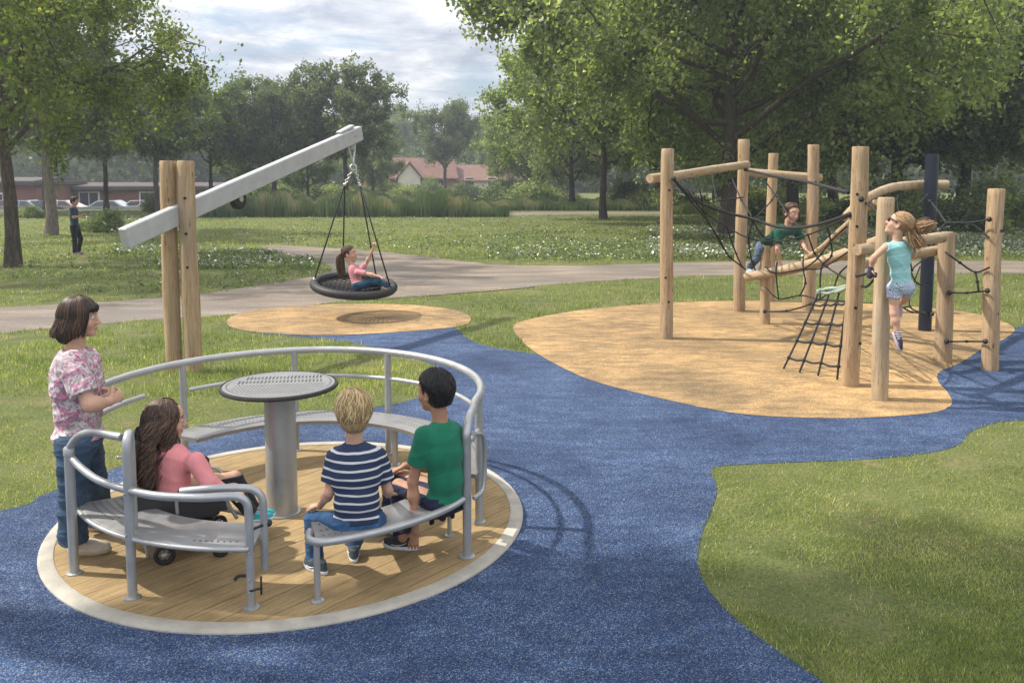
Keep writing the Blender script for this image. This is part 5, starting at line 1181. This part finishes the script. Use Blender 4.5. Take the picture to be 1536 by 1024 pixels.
def whair(body,c,Rh,hs):
    hairmass(body,c,Rh,hs,HB,[('e',(0,-.020,.036),(.085,.102,.088),.02),('c',(0,-.055,.0),(0,-.082,-.10),.078,.058,.03),('c',(.05,-.03,.0),(.045,-.055,-.09),.036,.036,.03),('c',(-.05,-.03,.0),(-.045,-.055,-.09),.036,.036,.03),('e',(0,.055,.055),(.062,.045,.036),.02)],
      [('e',(0,.115,-.060),(.10,.085,.085))])
    def st(rs,er,ec,hs):
        az=rs.random()*2*PI; fa=abs(((az+PI)%(2*PI))-PI); 
        if fa<.75:
            tt=np.linspace(.25+.3*rs.random(),1.18+.12*rs.random(),7); P=[sph(az,t,er,ec,1.09+.03*rs.random()*t) for t in tt]; return np.array(P),1.1
        if fa<1.30 and rs.random()<.4: return None,0
        t0=.1+rs.random()*1.0; tt=np.linspace(t0,1.75,7); lf=1.09+.04*rs.random(); P=[sph(az,t,er,ec,lf+.03*(t/1.75)) for t in tt]; p=P[-1].copy(); ln=(.085+.04*rs.random())*hs
        o=np.array([math.sin(az),math.cos(az)*.9-.1,0]); fl=rs.random()
        for k in range(1,6):
            t=k/5; P.append(p+np.array([0,-.028*hs*t,-ln*t])+o*(.004*math.sin(t*3)+.020*t**3*fl)*hs+rs.normal(size=3)*.0012)
        return np.array(P),1.15
    link('hair_strands',strands('hair_strands',c,Rh,hs,HB,1500,st,4,.0026),body)
    e=MB().sphere(head_local(c,Rh,hs,(.086,.0,-.045)),.005,5); e.build('earring',M['chrome'],body,True)
root,body,c,Rh=make_person('person','woman in floral blouse and dark jeans with clasped hands standing on the rim',J,1.0,1.03,FAIR,FAIRL,((0,0,0),(.03,.018,.012)),h=.0045,bodyw=.98,bodyd=1.30,armk=1.12,
 handspec={'L':((.18,-.95,-.12),(-.9,-.2,-.2),.7,-1),'R':((.30,.93,.15),(-.9,.3,-.1),.8,1)},
 garments=(shirt(m_floral(),.78,.05,.018,5,'blouse',1.0,1.36,.0045,.12,.066,armk=1.25),trousers(JE,.93,.016,6,'jeans',1.02,1.26,.14,.006,.12,legk=1.10,flare=.022),wshoes),hairfn=whair)
# v-neck dark trim is small: a lanyard cord round the neck
# ---------------------------------------------------------------- girl in wheelchair
fw=Vector((.86,.50,0)).normalized(); pel=a(262,742,5.20); hl,hr=hips(pel,fw,.065)
J=dict(pel=pel,neck=a(256,672,5.22),head=a(249,630,5.24),fwd=(.88,.46,-.05),up=(.03,-.02,1),shL=a(232,690,5.38),shR=a(294,692,5.12),elL=a(240,722,5.45),elR=a(315,726,5.08),wrL=a(300,728,5.50),wrR=a(343,738,5.10),
 hipL=hl,hipR=hr,knL=a(352,716,5.46),knR=a(350,735,5.20),anL=a(382,765,5.50),anR=a(378,770,5.28))
PK=cloth('coral_pink_jersey',(.78,.30,.31),(.68,.24,.26)); LEG=cloth('black_leggings',(.022,.024,.032))
TQ=simple('turquoise_shoe',(.05,.42,.52),None,10,.5,0,.1)
def gshoes(root,body,J,s):
    for k in'LR': an=Vector(J['an'+k]); shoe(root,an+Vector((0,0,-.0)),(.9,.3,.0),.05,.17,TQ,M['white'],hh=.055)
def long_hair(hm,n,seed,tie=None,length=.34,wave=.010,spread=1.0):
    def f(body,c,Rh,hs):
        hairmass(body,c,Rh,hs,hm,[('e',(0,-.018,.034),(.081,.098,.087),.02),('c',(0,-.062,.0),(0,-.10,-.15),.066,.060,.04),('c',(0,-.10,-.15),(0,-.105,-.15-length*.55),.058,.036,.04)],[('e',(0,.118,-.045),(.088,.085,.105))],groove=.0025)
        def st(rs,er,ec,hs):
            az=rs.random()*2*PI; fa=abs(((az+PI)%(2*PI))-PI)
            if fa<.35: az=az+(.5 if az<PI else -.5)
            t0=.1+rs.random()*1.1; tt=np.linspace(t0,1.6,6); P=[sph(az+.35*math.sin(t)*(1 if az<PI else -1),t,er,ec,1.04+.04*rs.random()) for t in tt]; p=P[-1].copy(); ln=length*hs*(.6+.5*rs.random()); ph=rs.random()*6; fr=rs.random()
            tgt=np.array([np.clip(p[0]*1.0,-.085,.085)*hs*spread,-.085*hs-.04*hs*rs.random(),0]); m=12
            if fa<1.2 and rs.random()<.15: tgt=np.array([p[0]*1.0,p[1]-.02,0])
            for k in range(1,m+1):
                t=k/m; e=min(1,t*2.4); q=np.array([p[0]*(1-e)+tgt[0]*e,p[1]*(1-e)+tgt[1]*e,p[2]-ln*t]); wv=wave*hs*min(1,t*2)*(1+.5*fr)
                q+=np.array([math.sin(ph+t*11),math.cos(ph*1.3+t*10),0])*wv+np.array([rs.normal(),rs.normal(),0])*.0012; P.append(q)
            return np.array(P),1.1
        link('hair_strands',strands('hair_strands',c,Rh,hs,hm,n,st,seed,.0024),body)
        if tie: MB().sphere(head_local(c,Rh,hs,tie),.016*hs,6,(1.3,.8,.9)).build('hair_tie',M['black'],body,True)
    return f
make_person('person','girl with long wavy brown hair and pink top seated in the wheelchair',J,.84,1.12,FAIR,FAIRL,((0,0,0),(.05,.03,.02)),h=.004,handspec={'R':((.8,.2,-.25),(0,.2,-1),.5,-1),'L':((.8,.0,-.3),(0,0,-1),.5,1)},
 garments=(shirt(PK,1.,.02,.010,11,'long_sleeved_top',1.05,1.,.0022,.15,.056,full=True,h=.004,armk=1.12),trousers(LEG,.95,.006,12,'leggings',1,1,.10,.0015,.08,h=.0045),gshoes),hairfn=long_hair(HW,2200,21,(0,-.105,.055),.34,.022,1.25))
# wheelchair
wc0=a(262,800,5.24); wcx=empty('wheelchair',(wc0.x,wc0.y,DZ),'small black and silver wheelchair with orange reflector standing inside the left bench','wheelchair')
fx=Vector((.94,.34,0)).normalized(); rx_=Vector((fx.y,-fx.x,0)); PZ=Vector(pel); PZ.z=0
def wl(x,y,z): return PZ+fx*x+rx_*y+Vector((0,0,z))     # x forward, y to the right
sz=pel.z-.085
SR3=Matrix((rx_,fx,Vector((0,0,1)))).transposed()
MB().box(wl(.06,0,sz-.01),(.33,.40,.05),M=SR3,bev=.02).build('seat_cushion',M['greyplastic'],wcx,True,40)
bk=Matrix.Rotation(math.radians(-8),3,rx_)@SR3
MB().box(wl(-.235,0,sz+.25),(.34,.045,.50),M=bk,bev=.018).build('backrest',M['plastic'],wcx,True,40)
for s_ in(-1,1):
    MB().tube(smooth_path([wl(-.15,s_*.19,sz-.22),wl(-.19,s_*.19,sz),wl(-.225,s_*.19,sz+.28),wl(-.245,s_*.19,sz+.40),wl(-.30,s_*.19,sz+.42)],5),.011,8).build('back_cane',M['metal'],wcx,True)
    # side skirt
    q=MB(); prof=[(-.20,.08),(-.20,.17),(-.16,.175),(-.05,.125),(.10,.105),(.22,.12),(.29,.09),(.31,.03),(.10,-.0),(-.15,.02)]
    V=[wl(x,s_*(.195+o),sz+z) for o in(0,.018) for x,z in prof]; n=len(prof); q.add(V,[list(range(n)),list(range(n,2*n))[::-1]]+[[i,(i+1)%n,(i+1)%n+n,i+n] for i in range(n)]).build('side_guard',M['plastic'],wcx)
    MB().tube(smooth_path([wl(.02,s_*.215,sz+.04),wl(.02,s_*.215,sz+.14),wl(.06,s_*.215,sz+.165),wl(.22,s_*.215,sz+.165),wl(.28,s_*.21,sz+.13),wl(.33,s_*.20,sz+.02),wl(.36,s_*.19,sz-.04)],5),.011,8).build('armrest_tube',M['metal'],wcx,True)
    MB().box(wl(.12,s_*.215,sz+.182),(.035,.19,.022),M=SR3,bev=.008).build('armrest_pad',M['greyplastic'],wcx,True,40)
    for x,r in((-.06,.062),(.26,.050)):
        w_=MB().tube([wl(x,s_*.215,DZ+r)+fx*(r-.013)*math.cos(t)+Vector((0,0,(r-.013)*math.sin(t))) for t in [2*PI*i/26 for i in range(26)]],.0145,8,closed=True).build('wheel',M['black'],wcx,True)
        q=MB().tube([wl(x,s_*.195,DZ+r),wl(x,s_*.235,DZ+r)],.018,10)
        for i in range(6): t=PI*i/3; q.tube([wl(x,s_*.215,DZ+r),wl(x,s_*.215,DZ+r)+fx*(r-.02)*math.cos(t)+Vector((0,0,(r-.02)*math.sin(t)))],.004,5)
        q.build('spokes',M['metal'],w_,True)
    MB().tube(smooth_path([wl(-.14,s_*.17,sz-.06),wl(-.16,s_*.17,DZ+.14),wl(.0,s_*.17,DZ+.10),wl(.20,s_*.17,DZ+.11),wl(.26,s_*.17,sz-.05)],5),.013,8).build('frame_tube',M['metal_dark'],wcx,True)
MB().box(wl(.05,.03,DZ+.155),(.32,.36,.12),M=SR3,bev=.03).build('under_seat_bag',M['plastic'],wcx,True,40)
MB().box(wl(.05,.215,DZ+.15),(.05,.18,.012),M=SR3,bev=.004).build('strap',M['yellow'],wcx)
MB().tube(smooth_path([wl(.24,0,sz-.03),wl(.38,0,sz-.08),wl(.47,0,DZ+.14)],4),.014,8).build('legrest_tube',M['metal'],wcx,True)
MB().box(wl(.49,0,DZ+.125),(.28,.13,.02),M=SR3,bev=.008).build('footplate',M['plastic'],wcx,True,40)
MB().box(wl(.16,-.14,sz+.17),(.05,.10,.20),M=SR3,bev=.02).build('side_pad',M['greyplastic'],wcx,True,40)
ol=a(189,686,5.12); MB().sphere(ol,.014,7,(1,.6,1.1)).tube([ol,ol+Vector((0,0,.05))],.006,6).build('orange_reflector',M['orange'],wcx,True)
# ---------------------------------------------------------------- boy in striped t-shirt
def m_stripe():
    m,nt,b=newmat('navy_white_stripes'); tc=N(nt,'ShaderNodeTexCoord'); sp=N(nt,'ShaderNodeSeparateXYZ'); L(nt,tc.outputs['Object'],sp.inputs[0]); co=coords(nt,'Object')
    wv=math_(nt,'MULTIPLY',math_(nt,'SUBTRACT',noise(nt,co,5,2),.5),.022); z=math_(nt,'ADD',sp.outputs[2],wv); fr=math_(nt,'FRACT',math_(nt,'MULTIPLY',z,1/.0465))
    st=ramp(nt,fr,[(.0,1.),(.23,1.),(.27,0.),(.97,0.)]); c=mix(nt,st,(.014,.030,.082),(.62,.63,.64)); c=mix(nt,.25,c,noise(nt,co,200,2),'MULTIPLY'); L(nt,c,b.inputs['Base Color']); b.inputs['Roughness'].default_value=.85
    bump(nt,b,math_(nt,'ADD',noise(nt,co,400,2),math_(nt,'MULTIPLY',noise(nt,co,16,4,.6,.6),2.5)),.35,.004); return m
fw=Vector((-.30,.95,0)); pel=a(538,784,4.77); hl,hr=hips(pel,fw,.08)
J=dict(pel=pel,neck=a(532,664,4.80),head=a(530,620,4.82),fwd=(-.28,.96,.0),up=(0,0,1),shL=a(504,686,4.80),shR=a(565,684,4.84),elL=a(494,738,4.76),elR=a(581,733,4.88),wrL=a(480,758,4.92),wrR=a(582,742,5.12),
 hipL=hl,hipR=hr,knL=a(470,780,4.94),knR=a(548,756,5.22),anL=a(473,846,4.97),anR=a(527,824,5.12),waist=(Vector(pel)+Vector(a(532,664,4.80)))/2+Vector((0,-.03,0)))
JB=jeans('blue_denim',(.040,.095,.20)); SH1=simple('dark_teal_knit_shoe',(.05,.075,.095),(.03,.045,.06),40,.8,0,.4,300); WS=simple('white_foam_sole',(.66,.68,.70),(.52,.54,.56),14,.6,0,.2)
def sshoes(root,body,J,s):
    p=g(472,866); shoe(root,(p.x+.03,p.y+.02,.10),(-.55,.42,0),.098-DZ,.205,SH1,WS,hh=.07,stripe=M['white'],offs=-.22)
    p=g(530,846); shoe(root,(p.x+.0,p.y+.02,.10),(-.22,.97,0),.098-DZ,.205,SH1,WS,hh=.07,stripe=M['white'],offs=-.22)
def shorthair(hm,n,seed,grow=1.0,front=.95,side=1.5,back=2.2,thick=.0024,lift=1.07,bowl=0):
    def f(body,c,Rh,hs):
        cuts=[('e',(0,.125,-.050),(.105,.088,.100)),('p',(0,-.05,-.075 if not bowl else -.085),(0,-.25,-1)),('e',(.085,.035,-.075),(.04,.055,.065)),('e',(-.085,.035,-.075),(.04,.055,.065))]
        hairmass(body,c,Rh,hs,hm,[('e',(0,-.018,.032),(.079*grow,.097*grow,.088*grow),.02),('e',(0,-.04,-.02),(.070*grow,.070*grow,.07),.02)],cuts,tone=.3)
        link('hair_strands',strands('hair_strands',c,Rh,hs,hm,n,st_short(front,side,back,lift=lift,rough=.14),seed,thick),body)
    return f
make_person('person','blond boy in navy and white striped t-shirt sitting on the front bench end',J,.80,1.14,FAIR,FAIRL,((0,0,0),(.3,.2,.1)),h=.004,handspec={'L':((-.6,.6,-.25),(0,0,-1),.35,1),'R':((-.1,.9,-.1),(0,0,-1),.4,-1)},
 garments=(shirt(m_stripe(),.72,.03,.014,31,'striped_shirt',1.22,1.10,.0022,.15,.056,h=.004,armk=1.12),trousers(JB,.95,.012,32,'jeans',1.15,1.08,.12,.005,.09,legk=1.0,flare=.006),sshoes),hairfn=shorthair(HL,3200,33,1.03,1.0,1.62,2.25,.0019,1.09,1))
# ---------------------------------------------------------------- boy in green t-shirt
fw=Vector((-.72,.62,0)); pel=a(669,750,5.10); hl,hr=hips(pel,fw,.08)
J=dict(pel=pel,neck=a(661,632,5.10),head=a(652,587,5.12),fwd=(-.80,.58,.0),up=(0,0,1),shL=a(637,654,5.00),shR=a(684,652,5.22),elL=a(619,722,5.00),elR=a(650,700,5.50),wrL=a(623,797,4.99),wrR=a(607,698,5.42),
 hipL=hl,hipR=hr,knL=a(598,728,5.30),knR=a(592,712,5.50),anL=a(604,806,5.16),anR=a(580,795,5.42),waist=(Vector(pel)+Vector(a(661,632,5.10)))/2+Vector((.02,-.03,0)))
GR=cloth('emerald_jersey',(.012,.165,.095),(.009,.13,.075)); JD=jeans('indigo_denim',(.020,.026,.055)); SH2=simple('navy_knit_shoe',(.025,.032,.05),(.015,.02,.03),40,.8,0,.4,300)
RED=simple('red_canvas',(.32,.04,.05),None,20,.8,0,.2)
def gsh(root,body,J,s):
    p=g(614,831); shoe(root,(p.x+.0,p.y+.03,.10),(-.98,.15,0),.098-DZ,.235,SH2,WS,hh=.075,stripe=M['white'],offs=-.25)
    p=g(590,806); shoe(root,(p.x+.0,p.y+.02,.10),(-.95,.2,0),.098-DZ,.225,RED,WS,hh=.07,offs=-.25)
make_person('person','dark haired boy in green t-shirt on the bench reaching down to his shoe',J,.84,1.13,TAN,TANL,((0,0,0),(.012,.01,.01)),h=.004,armk=1.05,handspec={'L':((-.15,.1,-1),(.1,1,.1),.25,-1),'R':((-.8,.0,-.4),(0,0,-1),.4,-1)},
 garments=(shirt(GR,.62,-.0,.014,41,'green_shirt',1.22,1.12,.0022,.16,.056,h=.004,armk=1.15),trousers(JD,.95,.014,42,'trousers',1.05,1.05,.12,.005,.09,flare=.005),gsh),hairfn=shorthair(HBL,3000,43,1.02,1.0,1.5,2.2,.0019,1.055))
# jacket hanging below the seat
jk=Grid(a(640,800,5.2)-Vector((.1,.1,.1)),a(700,750,5.5)+Vector((.1,.1,.1)),.006); jp=a(664,762,5.32)
jk.cone(jp+Vector((-.07,-.02,.03)),jp+Vector((.07,.03,.03)),.02,.02,.01)
jk.cone(jp+Vector((-.06,-.02,.02)),jp+Vector((-.07,-.02,-.085)),.024,.018,.02); jk.cone(jp+Vector((.05,.02,.02)),jp+Vector((.06,.03,-.06)),.024,.018,.02); jk.cone(jp+Vector((0,0,.02)),jp+Vector((0,0,-.065)),.030,.024,.02)
jk.disp(folds(9,.05,.003)); me,_=jk.mesh('jacket',cloth('black_fleece',(.018,.018,.022)),1); tag(link('jacket',me),'crumpled black jacket hanging under the bench below the boy in green','jacket')
# ---------------------------------------------------------------- girl on the nest swing
fw=Vector((.95,-.15,0)); pel=a(537,427,14.12); hl,hr=hips(pel,fw,.065)
J=dict(pel=pel,neck=a(530,400,14.18),head=a(524,381,14.2),fwd=(.93,-.16,.12),up=(-.12,0,1),shL=a(540,405,14.34),shR=a(537,408,14.02),elL=a(549,396,14.44),elR=a(552,411,13.96),wrL=a(560,372,14.42),wrR=a(570,415,13.92),
 hipL=hl,hipR=hr,knL=a(572,424,14.40),knR=a(566,421,13.98),anL=a(574,433,14.02),anR=a(580,433,14.26),waist=(Vector(pel)+Vector(a(531,398,14.18)))/2+Vector((-.02,0,0)))
PK2=cloth('faded_pink_jersey',(.56,.24,.27),(.46,.19,.21)); JS=jeans('teal_denim',(.030,.09,.15))
def ponytail(hm,n,seed,dirs,ln,thick=.0026,blow=None):
    def f(body,c,Rh,hs):
        hairmass(body,c,Rh,hs,hm,[('e',(0,-.018,.032),(.079,.096,.087),.02)],[('e',(0,.125,-.050),(.100,.088,.100)),('p',(0,-.05,-.04),(0,-.25,-1))],h=.006,tone=.3)
        tie=np.array([0,-.112,.035])*hs
        def st(rs,er,ec,hs):
            if rs.random()<.55:
                az=rs.random()*2*PI; t0=np.interp(abs(((az+PI)%(2*PI))-PI),[0,1.2,PI],[1.0,1.5,1.9])*rs.random()**.3; p=sph(az,t0,er,ec,1.04); P=[]
                for k in range(8):
                    t=k/7; q=p*(1-t)+tie*t; v=(q-ec)/er; v/=max(np.linalg.norm(v),.3)/1.045; P.append((ec+er*v)*(1-t**6)+tie*t**6)
                return np.array(P),1.1
            P=[]; d=np.array(dirs); ph=rs.random()*6; o=rs.normal(size=3)*.022*hs; l2=ln*(.65+.4*rs.random())
            for k in range(10):
                t=k/9; q=tie+o*math.sin(min(1,t*2)*PI/2)*(1-.2*t)+np.array([0,-.02*hs*math.sin(PI*t),0])
                bd=blow(t) if blow else np.array([0,0,0]); q=q+(d+bd)*l2*t+np.array([math.sin(ph+t*7),0,math.cos(ph+t*6)])*.004; P.append(q)
            return np.array(P),1.2
        link('hair_strands',strands('hair_strands',c,Rh,hs,hm,n,st,seed,thick),body); MB().sphere(head_local(c,Rh,hs,(0,-.112,.035)),.018*hs,6).build('hair_tie',M['white'] if hm is HM else M['black'],body,True)
    return f
SKS=simple('tan_sandal',(.40,.26,.17),None,20,.7,0,.2)
def sws(root,body,J,s):
    shoe(root,npv(J['anL'])+np.array([0,0,.0]),(.6,-.5,0),.035,.17,SKS,SKS,hh=.05); shoe(root,npv(J['anR']),(.8,.4,0),.035,.17,M['black'],M['black'],hh=.05)
make_person('person','girl in faded pink top sitting in the nest swing and holding its rope',J,.86,1.22,FAIR,FAIRL,((0,0,0),(.06,.035,.02)),h=.006,handspec={'L':((.1,-.1,1),(.75,-.3,0),1.0,1),'R':((1,0,-.25),(0,0,-1),.8,-1)},
 garments=(shirt(PK2,.80,.04,.008,51,'pink_top',1.0,1.,.002,.12,.056,h=.006,armk=.95),trousers(JS,.93,.012,52,'jeans',1,1,.1,.004,.09,h=.007),sws),hairfn=ponytail(HM,900,53,(0,-.12,-1.),.40))
# ---------------------------------------------------------------- climbing boy
fw=Vector((.75,-.65,0)); pel=a(1143,371,13.62); 
J=dict(pel=pel,neck=a(1181,340,13.42),head=a(1187,320,13.36),fwd=(.35,-.92,-.12),up=(.12,0,1),shL=a(1195,347,13.52),shR=a(1168,349,13.26),elL=a(1203,364,13.50),elR=a(1166,373,13.20),wrL=a(1209,375,13.02),wrR=a(1169,390,13.28),
 hipL=Vector(pel)+Vector((.03,.085,0)),hipR=Vector(pel)+Vector((-.03,-.085,0)),knL=a(1150,393,13.90),knR=a(1134,389,13.55),anL=a(1140,406,14.05),anR=a(1123,403,13.72))
DG=cloth('dark_green_jersey',(.010,.075,.048),(.008,.055,.036)); SHW=simple('pale_trainer',(.45,.50,.55),(.30,.34,.40),40,.8,0,.3,200); JC=jeans('faded_grey_denim',(.10,.14,.20))
def cshoes(root,body,J,s):
    shoe(root,J['anR'],(.2,-.95,-.15),.06,.20,SHW,WS,hh=.065,offs=-.2); shoe(root,J['anL'],(.4,-.9,0),.06,.20,SHW,WS,hh=.065,offs=-.2)
r_,b_,c_,R_=make_person('person','boy in dark green t-shirt on all fours climbing along the sloping log',J,.88,1.28,FAIR,FAIRL,((0,0,0),(.08,.045,.025)),h=.0055,handspec={'L':((.5,-.3,-.4),(0,0,-1),.5,1),'R':((.3,-.2,-.75),(0,.3,-1),.5,-1)},
 garments=(shirt(DG,.72,.0,.014,61,'green_polo',1.,1.,.003,.09,.058,h=.0055,armk=1.15),trousers(JC,.93,.013,62,'jeans',1,1,.12,.005,.09,h=.006),cshoes),hairfn=shorthair(HM,1000,63,1.02,.85,1.35,2.0,.0028,1.05))
# ---------------------------------------------------------------- girl hanging beside the front post
pel=a(1352,430,8.66)
J=dict(pel=pel,neck=a(1347,361,8.66),head=a(1349,337,8.66),fwd=(-.72,.52,.42),up=(.35,-.10,.92),shL=a(1328,371,8.62),shR=a(1368,371,8.74),elL=a(1311,386,8.62),elR=a(1372,388,8.98),wrL=a(1306,402,8.66),wrR=a(1376,366,9.6),
 hipL=Vector(pel)+Vector((-.06,.02,-.01)),hipR=Vector(pel)+Vector((.06,.0,-.01)),knL=a(1341,470,8.64),knR=a(1358,446,9.0),anL=a(1348,505,8.62),anR=a(1348,458,9.18))
J['elR']=a(1370,384,8.95); J['wrR']=a(1365,372,9.18)
AQ=cloth('pale_aqua_jersey',(.30,.56,.58),(.25,.48,.50))
def m_check():
    m,nt,b=newmat('blue_white_print_shorts'); co=coords(nt,'Object',(1,1,1)); v=N(nt,'ShaderNodeTexVoronoi',feature='DISTANCE_TO_EDGE'); v.inputs['Scale'].default_value=34; L(nt,co,v.inputs['Vector'])
    c=ramp(nt,v.outputs['Distance'],[(.06,(.62,.64,.70)),(.14,(.10,.14,.26))]); c=mix(nt,ramp(nt,noise(nt,co,16,2),[(.45,0.),(.5,1.)]),c,(.36,.42,.55)); L(nt,c,b.inputs['Base Color']); b.inputs['Roughness'].default_value=.85; return m
PU=simple('dark_purple_knit',(.045,.030,.07),(.025,.018,.04),30,.75,0,.3,260); PS=simple('lilac_sole',(.50,.42,.52),None,20,.6,0,.1)
def hshoes(root,body,J,s):
    f=-npv(J['anL'])+npv(J['knL']); shoe(root,npv(J['anL']),(.25,-.15,-.95),.05,.195,PU,PS,hh=.07,up=(.85,-.2,.30),stripe=M['white'],offs=-.2)
    G=Grid(npv(J['anL'])-.09,npv(J['anL'])+.12,.004); u=npv(J['knL'])-npv(J['anL']); u/=np.linalg.norm(u); p=npv(J['anL']); G.cone(p-u*.01,p+u*.055,.033,.032,.005,e1=0); me,_=G.mesh('sock',SOCK,1); link('sock',me,root)
    shoe(root,npv(J['anR']),(.1,.4,-.9),.05,.195,PU,PS,hh=.07,up=(.1,.9,.35),offs=-.2)
    # glove on the gripping hand
    G=Grid(npv(J['wrL'])-.12,npv(J['wrL'])+.12,.004); d=np.array([.0,.15,-1.]); d/=np.linalg.norm(d); p=npv(J['wrL']); G.cone(p-d*.01,p+d*.075,.027,.037,.01,n=(1,.2,0),fl=.85); 
    for i in range(4): q=p+d*.078+np.array([.012-.0,-.028+.018*i,0]); G.cone(q,q+np.array([.034,.0,-.008]),.0135,.0125,.004); G.cone(q+np.array([.034,0,-.008]),q+np.array([.040,0,.022]),.0125,.0115,.004)
    me,_=G.mesh('glove',PU,1); link('glove',me,root)
def m_sock():
    m,nt,b=newmat('striped_sock'); tc=N(nt,'ShaderNodeTexCoord'); sp=N(nt,'ShaderNodeSeparateXYZ'); L(nt,tc.outputs['Object'],sp.inputs[0]); fr=math_(nt,'FRACT',math_(nt,'MULTIPLY',sp.outputs[2],1/.022)); L(nt,ramp(nt,fr,[(.5,(.62,.62,.66)),(.55,(.03,.035,.06))]),b.inputs['Base Color']); return m
SOCK=m_sock()
def shades(body,c,Rh,hs):
    q=MB(); P=[head_local(c,Rh,hs,p) for p in((-.086,.0,.012),(-.083,.05,.016),(-.055,.088,.018),(0,.101,.018),(.055,.088,.018),(.083,.05,.016),(.086,.0,.012))]
    q.tube(smooth_path([Vector(p) for p in P],4),.005,6); q.build('sunglasses_frame',M['black'],body,True)
    for sx in(-1,1): MB().sphere(Vector(head_local(c,Rh,hs,(sx*.032,.092,.004))),.024*hs,7,(1,.35,.8),Matrix(Rh.tolist())).build('sunglasses_lens',M['plastic'],body,True)
def hh_(body,c,Rh,hs):
    # wind blown hair streaming to the right of the picture
    L0=Rh.T@np.array([1.,-.15,.10]); ponytail(HG,2200,71,L0,.17,.0020,lambda t:np.array([0,0,.25*t-.2*t*t]))(body,c,Rh,hs)
    L1=Rh.T@np.array([.45,-.15,-.9]); 
    def st(rs,er,ec,hs):
        p=np.array([0,-.10,.0])*hs+rs.normal(size=3)*.02*hs; d=L1+rs.normal(size=3)*.16; ph=rs.random()*6; l=.13+.07*rs.random(); return np.array([p+d*l*k/7+np.array([math.sin(ph+k),math.cos(ph+k),0])*.004 for k in range(8)]),1.1
    link('loose_strands',strands('hair_strands',c,Rh,hs,HG,300,st,74,.002),body); shades(body,c,Rh,hs)
make_person('person','girl in pale aqua sleeveless top with sunglasses and flying hair hanging by the front post',J,.80,1.16,FAIR,FAIRL,((0,0,0),(.2,.12,.06)),h=.0045,handspec={'L':((0,.15,-1),(1,.2,0),1.0,1),'R':((-.1,.9,.2),(0,0,-1),.8,1)},
 garments=(shirt(AQ,0,.0,.015,72,'sleeveless_top',1.0,.95,.0035,.10,.062,h=.0045),trousers(m_check(),.42,.014,73,'shorts',1.02,1.0,.16,.003,.08,h=.0045,short=True,legk=.9),hshoes),hairfn=hh_)
# ---------------------------------------------------------------- person standing far off
fw=Vector((1,.1,0)); Yf=25.6; pel=a(112,340,Yf); hl,hr=hips(pel,fw,.085)
J=dict(pel=pel,neck=a(110,311,Yf),head=a(112,302,Yf),fwd=(.98,-.1,-.25),up=(.2,0,1),shL=a(112,314,Yf+.16),shR=a(108,314,Yf-.16),elL=a(112,325,Yf+.2),elR=a(110,326,Yf-.2),wrL=a(119,323,Yf+.05),wrR=a(119,324,Yf-.08),hipL=hl,hipR=hr,knL=a(121,358,Yf+.1),knR=a(112,361,Yf-.1),anL=a(117,379,Yf+.1),anR=a(112,380,Yf-.1))
NV=cloth('navy_teal_jacket',(.025,.05,.075)); BK=cloth('black_trousers',(.014,.015,.019)); SHF=simple('mauve_shoe',(.30,.22,.26),None,20,.8,0,0)
def fsh(root,body,J,s):
    for k in'LR': shoe(root,J['an'+k],(1,0,0),max(.05,J['an'+k][2]-.005),.25,SHF,SHF,hh=.08,offs=-.25)
make_person('person','distant person in navy top and black trousers standing on the left lawn',J,1.08,1.15,FAIR,FAIRL,((0,0,0),(.03,.02,.015)),h=.010,handspec={'L':((1,-.2,.1),(0,0,1),.4,1),'R':((1,.2,.1),(0,0,1),.4,-1)},
 garments=(shirt(NV,.8,.02,.02,81,'jacket',1.,1.,.004,.12,.06,h=.010),trousers(BK,.95,.012,82,'trousers',1,1,.12,.004,.1,h=.010),fsh),hairfn=shorthair(HB,400,83,1.06,.9,1.5,2.3,.005,1.05))
print('people',time.time()-tP)
# ---------------------------------------------------------------- air
hz_=bpy.data.materials.new('haze_air'); hz_.use_nodes=True; nt=hz_.node_tree; nt.nodes.clear(); out=N(nt,'ShaderNodeOutputMaterial'); pv=N(nt,'ShaderNodeVolumePrincipled')
pv.inputs['Density'].default_value=.0013; pv.inputs['Color'].default_value=(.80,.88,1,1); pv.inputs['Anisotropy'].default_value=.3; L(nt,pv.outputs[0],out.inputs['Volume'])
hb=MB().box((0,200,11),(700,480,24)).build('haze',hz_); tag(hb,kind='stuff'); hb.display_type='WIRE'
